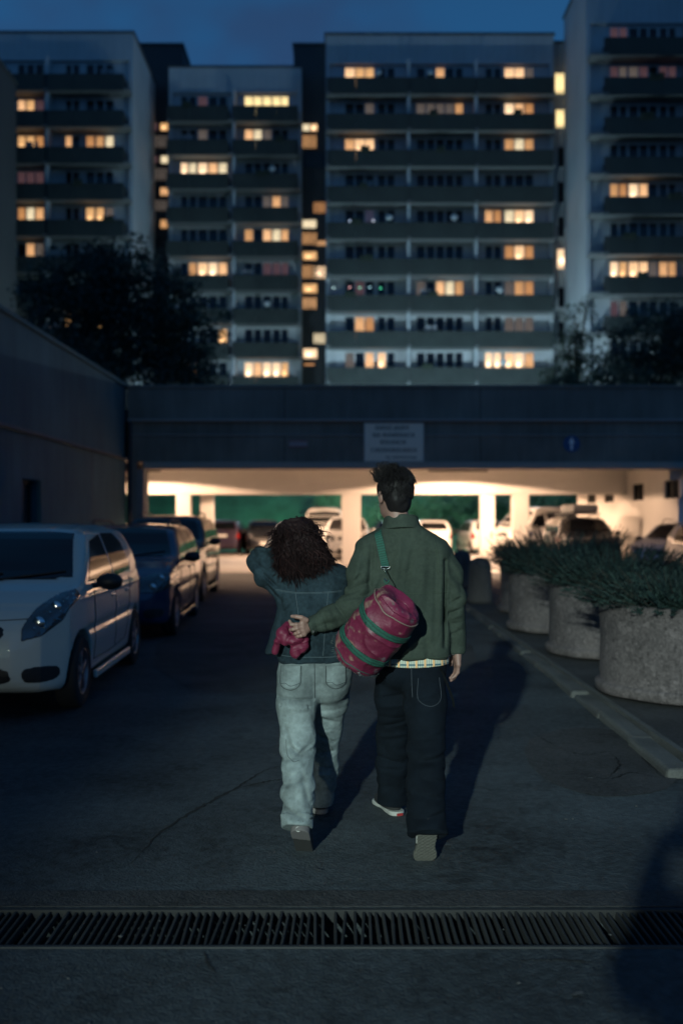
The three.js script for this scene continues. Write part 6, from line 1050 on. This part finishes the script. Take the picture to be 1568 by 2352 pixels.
function car(kind, label, category, [x, z, turn], mat, o = {}) {
  const c = carShapes(kind, o.fine), t = thing(o.name ?? 'parked_car', label, category, [x, 0, z], turn, o.group);
  const body = part('body', c.paint, mat, t);
  part('windscreen', c.windscreen, M.carGlass, t); part('rear_window', c.rear, M.carGlass, t);
  for (const g of c.side) for (const q of g) part('side_window', q, M.carGlass, t);
  for (const g of c.lamps) part('headlamp', g, M.lampGlass, t);
  for (const g of c.tails) part('tail_lamp', g, M.lampRed, t);
  for (const g of c.reflectors) part('reflector', g, M.chrome, t);
  for (const g of c.glints) part('lamp_facets', g, M.chrome, t);
  for (const g of c.wipers) part('wiper', g, M.trimBlack, t);
  part('air_intake', c.intake, M.trimBlack, t); part('grille', c.grille, o.grille ?? M.trimBlack, t); for (const g of c.fog) part('fog_lamp_recess', g, M.trimBlack, t);
  part('panel_gap', c.gap, M.black, body);
  for (const g of c.handles) part('door_handle', g, o.trim ?? mat, t);
  for (const g of c.mirrors) part('mirror', g, o.mirror ?? M.trimBlack, t);
  for (const g of c.sill) part('sill', g, o.sill ?? mat, t);
  if (c.rails) for (const g of c.rails) part('roof_rail', g, M.metalDark, t);
  for (const a of c.s.axle) for (const k of [1, -1]) {
    const w = part('wheel', c.tyre, M.rubber, t); w.position.set(k * (c.w - 0.12), c.s.wr, a); if (k < 0) w.rotation.y = Math.PI;
    part('rim', c.rim, o.rim ?? M.wheelRim, w); part('brake_disc', c.disc, M.metalDark, w);
  }
  const p1 = part('number_plate', c.plate, M.plate, t); p1.position.set(0, 0.5, c.l + 0.005); p1.rotation.x = -0.05;
  const p2 = part('number_plate', c.plate, M.plate, t); p2.position.set(0, o.plateY ?? 0.78, -c.l + 0.005 + (o.plateZ ?? 0.03)); p2.rotation.x = 0.1;
  return t;
}
M.wheelRim = std([0.3, 0.3, 0.31], 0.35, { metalness: 0.8 });
{
  const row = 'cars parked along the retaining wall', g = 'cars parked in and behind the garage';
  car('hatch', 'white hatchback with a black mirror, nearest car along the retaining wall', 'car', [-2.99, -9.42, 0.03], paint([0.6, 0.61, 0.54]), { fine: true, group: row });
  car('estate', 'dark blue estate car with roof rails, parked behind the white hatchback', 'car', [-3.12, -14.75, 0.045], paint([0.018, 0.034, 0.095], 0.3), { fine: true, group: row });
  car('suv', 'black off-roader with roof rails, last of the cars along the wall', 'car', [-3.5, -20.2, 0.03], paint([0.012, 0.013, 0.016], 0.2), { fine: true, group: row });
  car('hatch', 'dark purple hatchback seen from behind with a pale number plate and red tail lamps', 'car', [-5.25, -45.9, Math.PI - 0.04], paint([0.03, 0.016, 0.04], 0.3), { group: g, plateY: 0.82 });
  car('hatch', 'black hatchback facing out, half hidden by the woman\'s hair', 'car', [-3.5, -45.0, 0.12], paint([0.012, 0.013, 0.016], 0.2), { group: g });
  car('van', 'white passenger van standing left of the middle post', 'van', [-0.75, -45.4, -0.02], paint([0.66, 0.66, 0.64]), { group: g, name: 'parked_van' });
  car('suv', 'silver car facing out, partly behind the middle post', 'car', [0.22, -39.6, 0.0], paint([0.42, 0.43, 0.44], 0.35), { group: g, mirror: paint([0.42, 0.43, 0.44], 0.35) });
  car('estate', 'dark car parked behind the man\'s head', 'car', [2.3, -45.0, 0.05], paint([0.015, 0.018, 0.022], 0.2), { group: g });
  car('hatch', 'white hatchback seen from behind with red tail lamps, right of the man', 'car', [4.05, -45.4, Math.PI], paint([0.66, 0.66, 0.64]), { group: g });
  car('hatch', 'white hatchback close to the left side of the back post', 'car', [6.35, -45.6, Math.PI + 0.1], paint([0.66, 0.66, 0.63]), { group: g });
  car('van', 'white minibus with dark windows beyond the right hand posts', 'van', [8.7, -43.6, -0.95], paint([0.66, 0.66, 0.64]), { group: g, name: 'parked_van' });
  const boxed = car('suv', 'dark car with a grey roof box, parked beside the lit side wall', 'car', [7.62, -31.8, -0.03], paint([0.018, 0.024, 0.035], 0.2), { group: g });
  part('roof_box', [rbox(-0.42, 0.42, 1.75, 2.02, -1.2, 0.75, 0.09, 4), box(-0.55, 0.55, 1.7, 1.745, 0.3, 0.36), box(-0.55, 0.55, 1.7, 1.745, -0.8, -0.74)], std([0.16, 0.17, 0.175], 0.45), boxed);
  car('estate', 'silver car parked askew in front of the lit side wall', 'car', [9.35, -27.3, -0.62], paint([0.5, 0.5, 0.5], 0.3), { group: g });
  car('hatch', 'pale hatchback at the right edge of the photo with only its dark mirror in view', 'car', [8.0, -20.6, 0.0], paint([0.4, 0.41, 0.42], 0.3), { group: g });
}
// ---------------------------------------------------------------- the photographer, who stands just behind the camera and whose shadow falls into the picture
{
  const t = thing('person', 'photographer in dark clothes standing behind the camera, elbows raised', 'person', [0, 0, 0.42]); t.userData.base = [-0.19, 0, 0.42];
  const z = 0.42, hd = [0, 1.68, 0.36], e = [[-0.25, 1.24, 0.27], [0.25, 1.22, 0.27]], w = [[-0.13, 1.49, 0.14], [0.09, 1.49, 0.14]], s = [[-0.19, 1.43, z], [0.19, 1.43, z]];
  const legs = [[[-0.1, 0.9, z], [-0.13, 0.48, z - 0.02], [-0.15, 0.09, z + 0.02]], [[0.1, 0.9, z], [0.13, 0.48, z - 0.02], [0.15, 0.09, z + 0.02]]];
  const sk = bone([column([[0.86, 0, z, 0.15, 0.1], [1.1, 0, z, 0.14, 0.1], [1.38, 0, z, 0.17, 0.1], [1.5, 0, z, 0.08, 0.06]]), capsule([0, 1.46, z], [0, 1.58, z - 0.03], 0.06, 0.054), capsule(s[0], s[1], 0.055, 0.055), ...[0, 1].flatMap((i) => [...chain([s[i], e[i], w[i]], [0.05, 0.042, 0.028]), ...chain(legs[i], [0.09, 0.06, 0.04]), capsule(legs[i][2], [legs[i][2][0] * 1.2, 0.04, z - 0.14], 0.036, 0.03)])], 0.05);
  const hands = [0, 1].map((i) => handShape([0, 1, 2, 3].map((k) => capsule(w[i], [w[i][0] * 0.85, 1.565 - 0.018 * k, 0.085], 0.018, 0.011)), [0, 1, 2, 3].map((k) => [[[w[i][0] * 0.85, 1.565 - 0.018 * k, 0.085], [w[i][0] * 0.6, 1.57 - 0.018 * k, 0.07], [w[i][0] * 0.35, 1.57 - 0.018 * k, 0.075]], [0.0098, 0.009, 0.008]]).concat([[[[w[i][0] * 0.95, 1.5, 0.12], [w[i][0] * 0.7, 1.49, 0.11], [w[i][0] * 0.5, 1.5, 0.11]], [0.012, 0.011, 0.009]]])));
  part('body', at0(merge([netMesh(sk, [-0.6, 0, 0.05], [0.6, 1.62, 0.7], 0.018), netMesh(rot(hd, 0, [0, 0], headShape), [-0.13, 1.48, 0.2], [0.13, 1.83, 0.5], 0.006), ...hands.map((h, i) => netMesh(h, [i ? -0.02 : -0.16, 1.44, 0.04], [i ? 0.16 : 0.02, 1.62, 0.19], 0.004))]), t), M.skin, t);
  eyes(hd, 0, [0, 0], 1, t);
  const jk = bone([column([[0.45, 0, z, 0.27, 0.19], [0.82, 0, z, 0.25, 0.17], [1.1, 0, z, 0.24, 0.16], [1.38, 0, z, 0.22, 0.14], [1.5, 0, z, 0.1, 0.08]]), ...[0, 1].flatMap((i) => chain([s[i], e[i], w[i]], [0.082, 0.068, 0.048]))], 0.04);
  part('jacket', at0(netMesh((x, y, q) => jk(x, y, q) + folds(x, y, q, 0.008), [-0.6, 0.42, 0.05], [0.6, 1.6, 0.68], 0.014, { lip: 1.6 }), t), M.navy, t);
  const tr = bone([0, 1].flatMap((i) => chain(legs[i], [0.115, 0.09, 0.08])), 0.03);
  part('trousers', at0(netMesh((x, y, q) => smax(tr(x, y, q), 0.05 - y, 0.01), [-0.34, 0.02, 0.2], [0.34, 1.05, 0.68], 0.014), t), M.black, t);
  part('hair', at0(netMesh((x, y, q) => Math.max(ellip([0, 1.722, 0.378], [0.086, 0.095, 0.106])(x, y, q) + 0.008 * noise3(x * 50, y * 50, q * 50, 3), 0.3 - q + Math.min(0, (y - 1.74)) * -0.6), [-0.12, 1.58, 0.22], [0.12, 1.86, 0.52], 0.008, { lip: 2 }), t), M.hairDark, t);
  for (const i of [0, 1]) part('shoe', at0(netMesh(smxShoe(legs[i][2][0] * 1.1, z - 0.06), [-0.32, -0.01, 0.12], [0.32, 0.14, 0.62], 0.01), t), M.shoeBlack, t);
  const c = thing('camera', 'black camera held up by the photographer', 'camera', [0.19, EYE, 0.07]);
  part('camera_body', [rbox(-0.068, 0.068, -0.046, 0.046, -0.012, 0.03, 0.012), rbox(-0.025, 0.025, 0.046, 0.068, -0.01, 0.025, 0.008)], M.trimBlack, c); part('lens_barrel', [cyl(0.034, 0.036, 0.03, 0, 0, -0.028, 28, 'z')], M.trimBlack, c);
}
function smxShoe(x0, z0) { const a = ellip([x0, 0.045, z0 + 0.06], [0.044, 0.055, 0.075]), b = ellip([x0, 0.032, z0 - 0.06], [0.048, 0.04, 0.11]); return (x, y, z) => smax(smin(a(x, y, z), b(x, y, z), 0.06), 0.002 - y, 0.01); }
renderer.render(scene, camera);
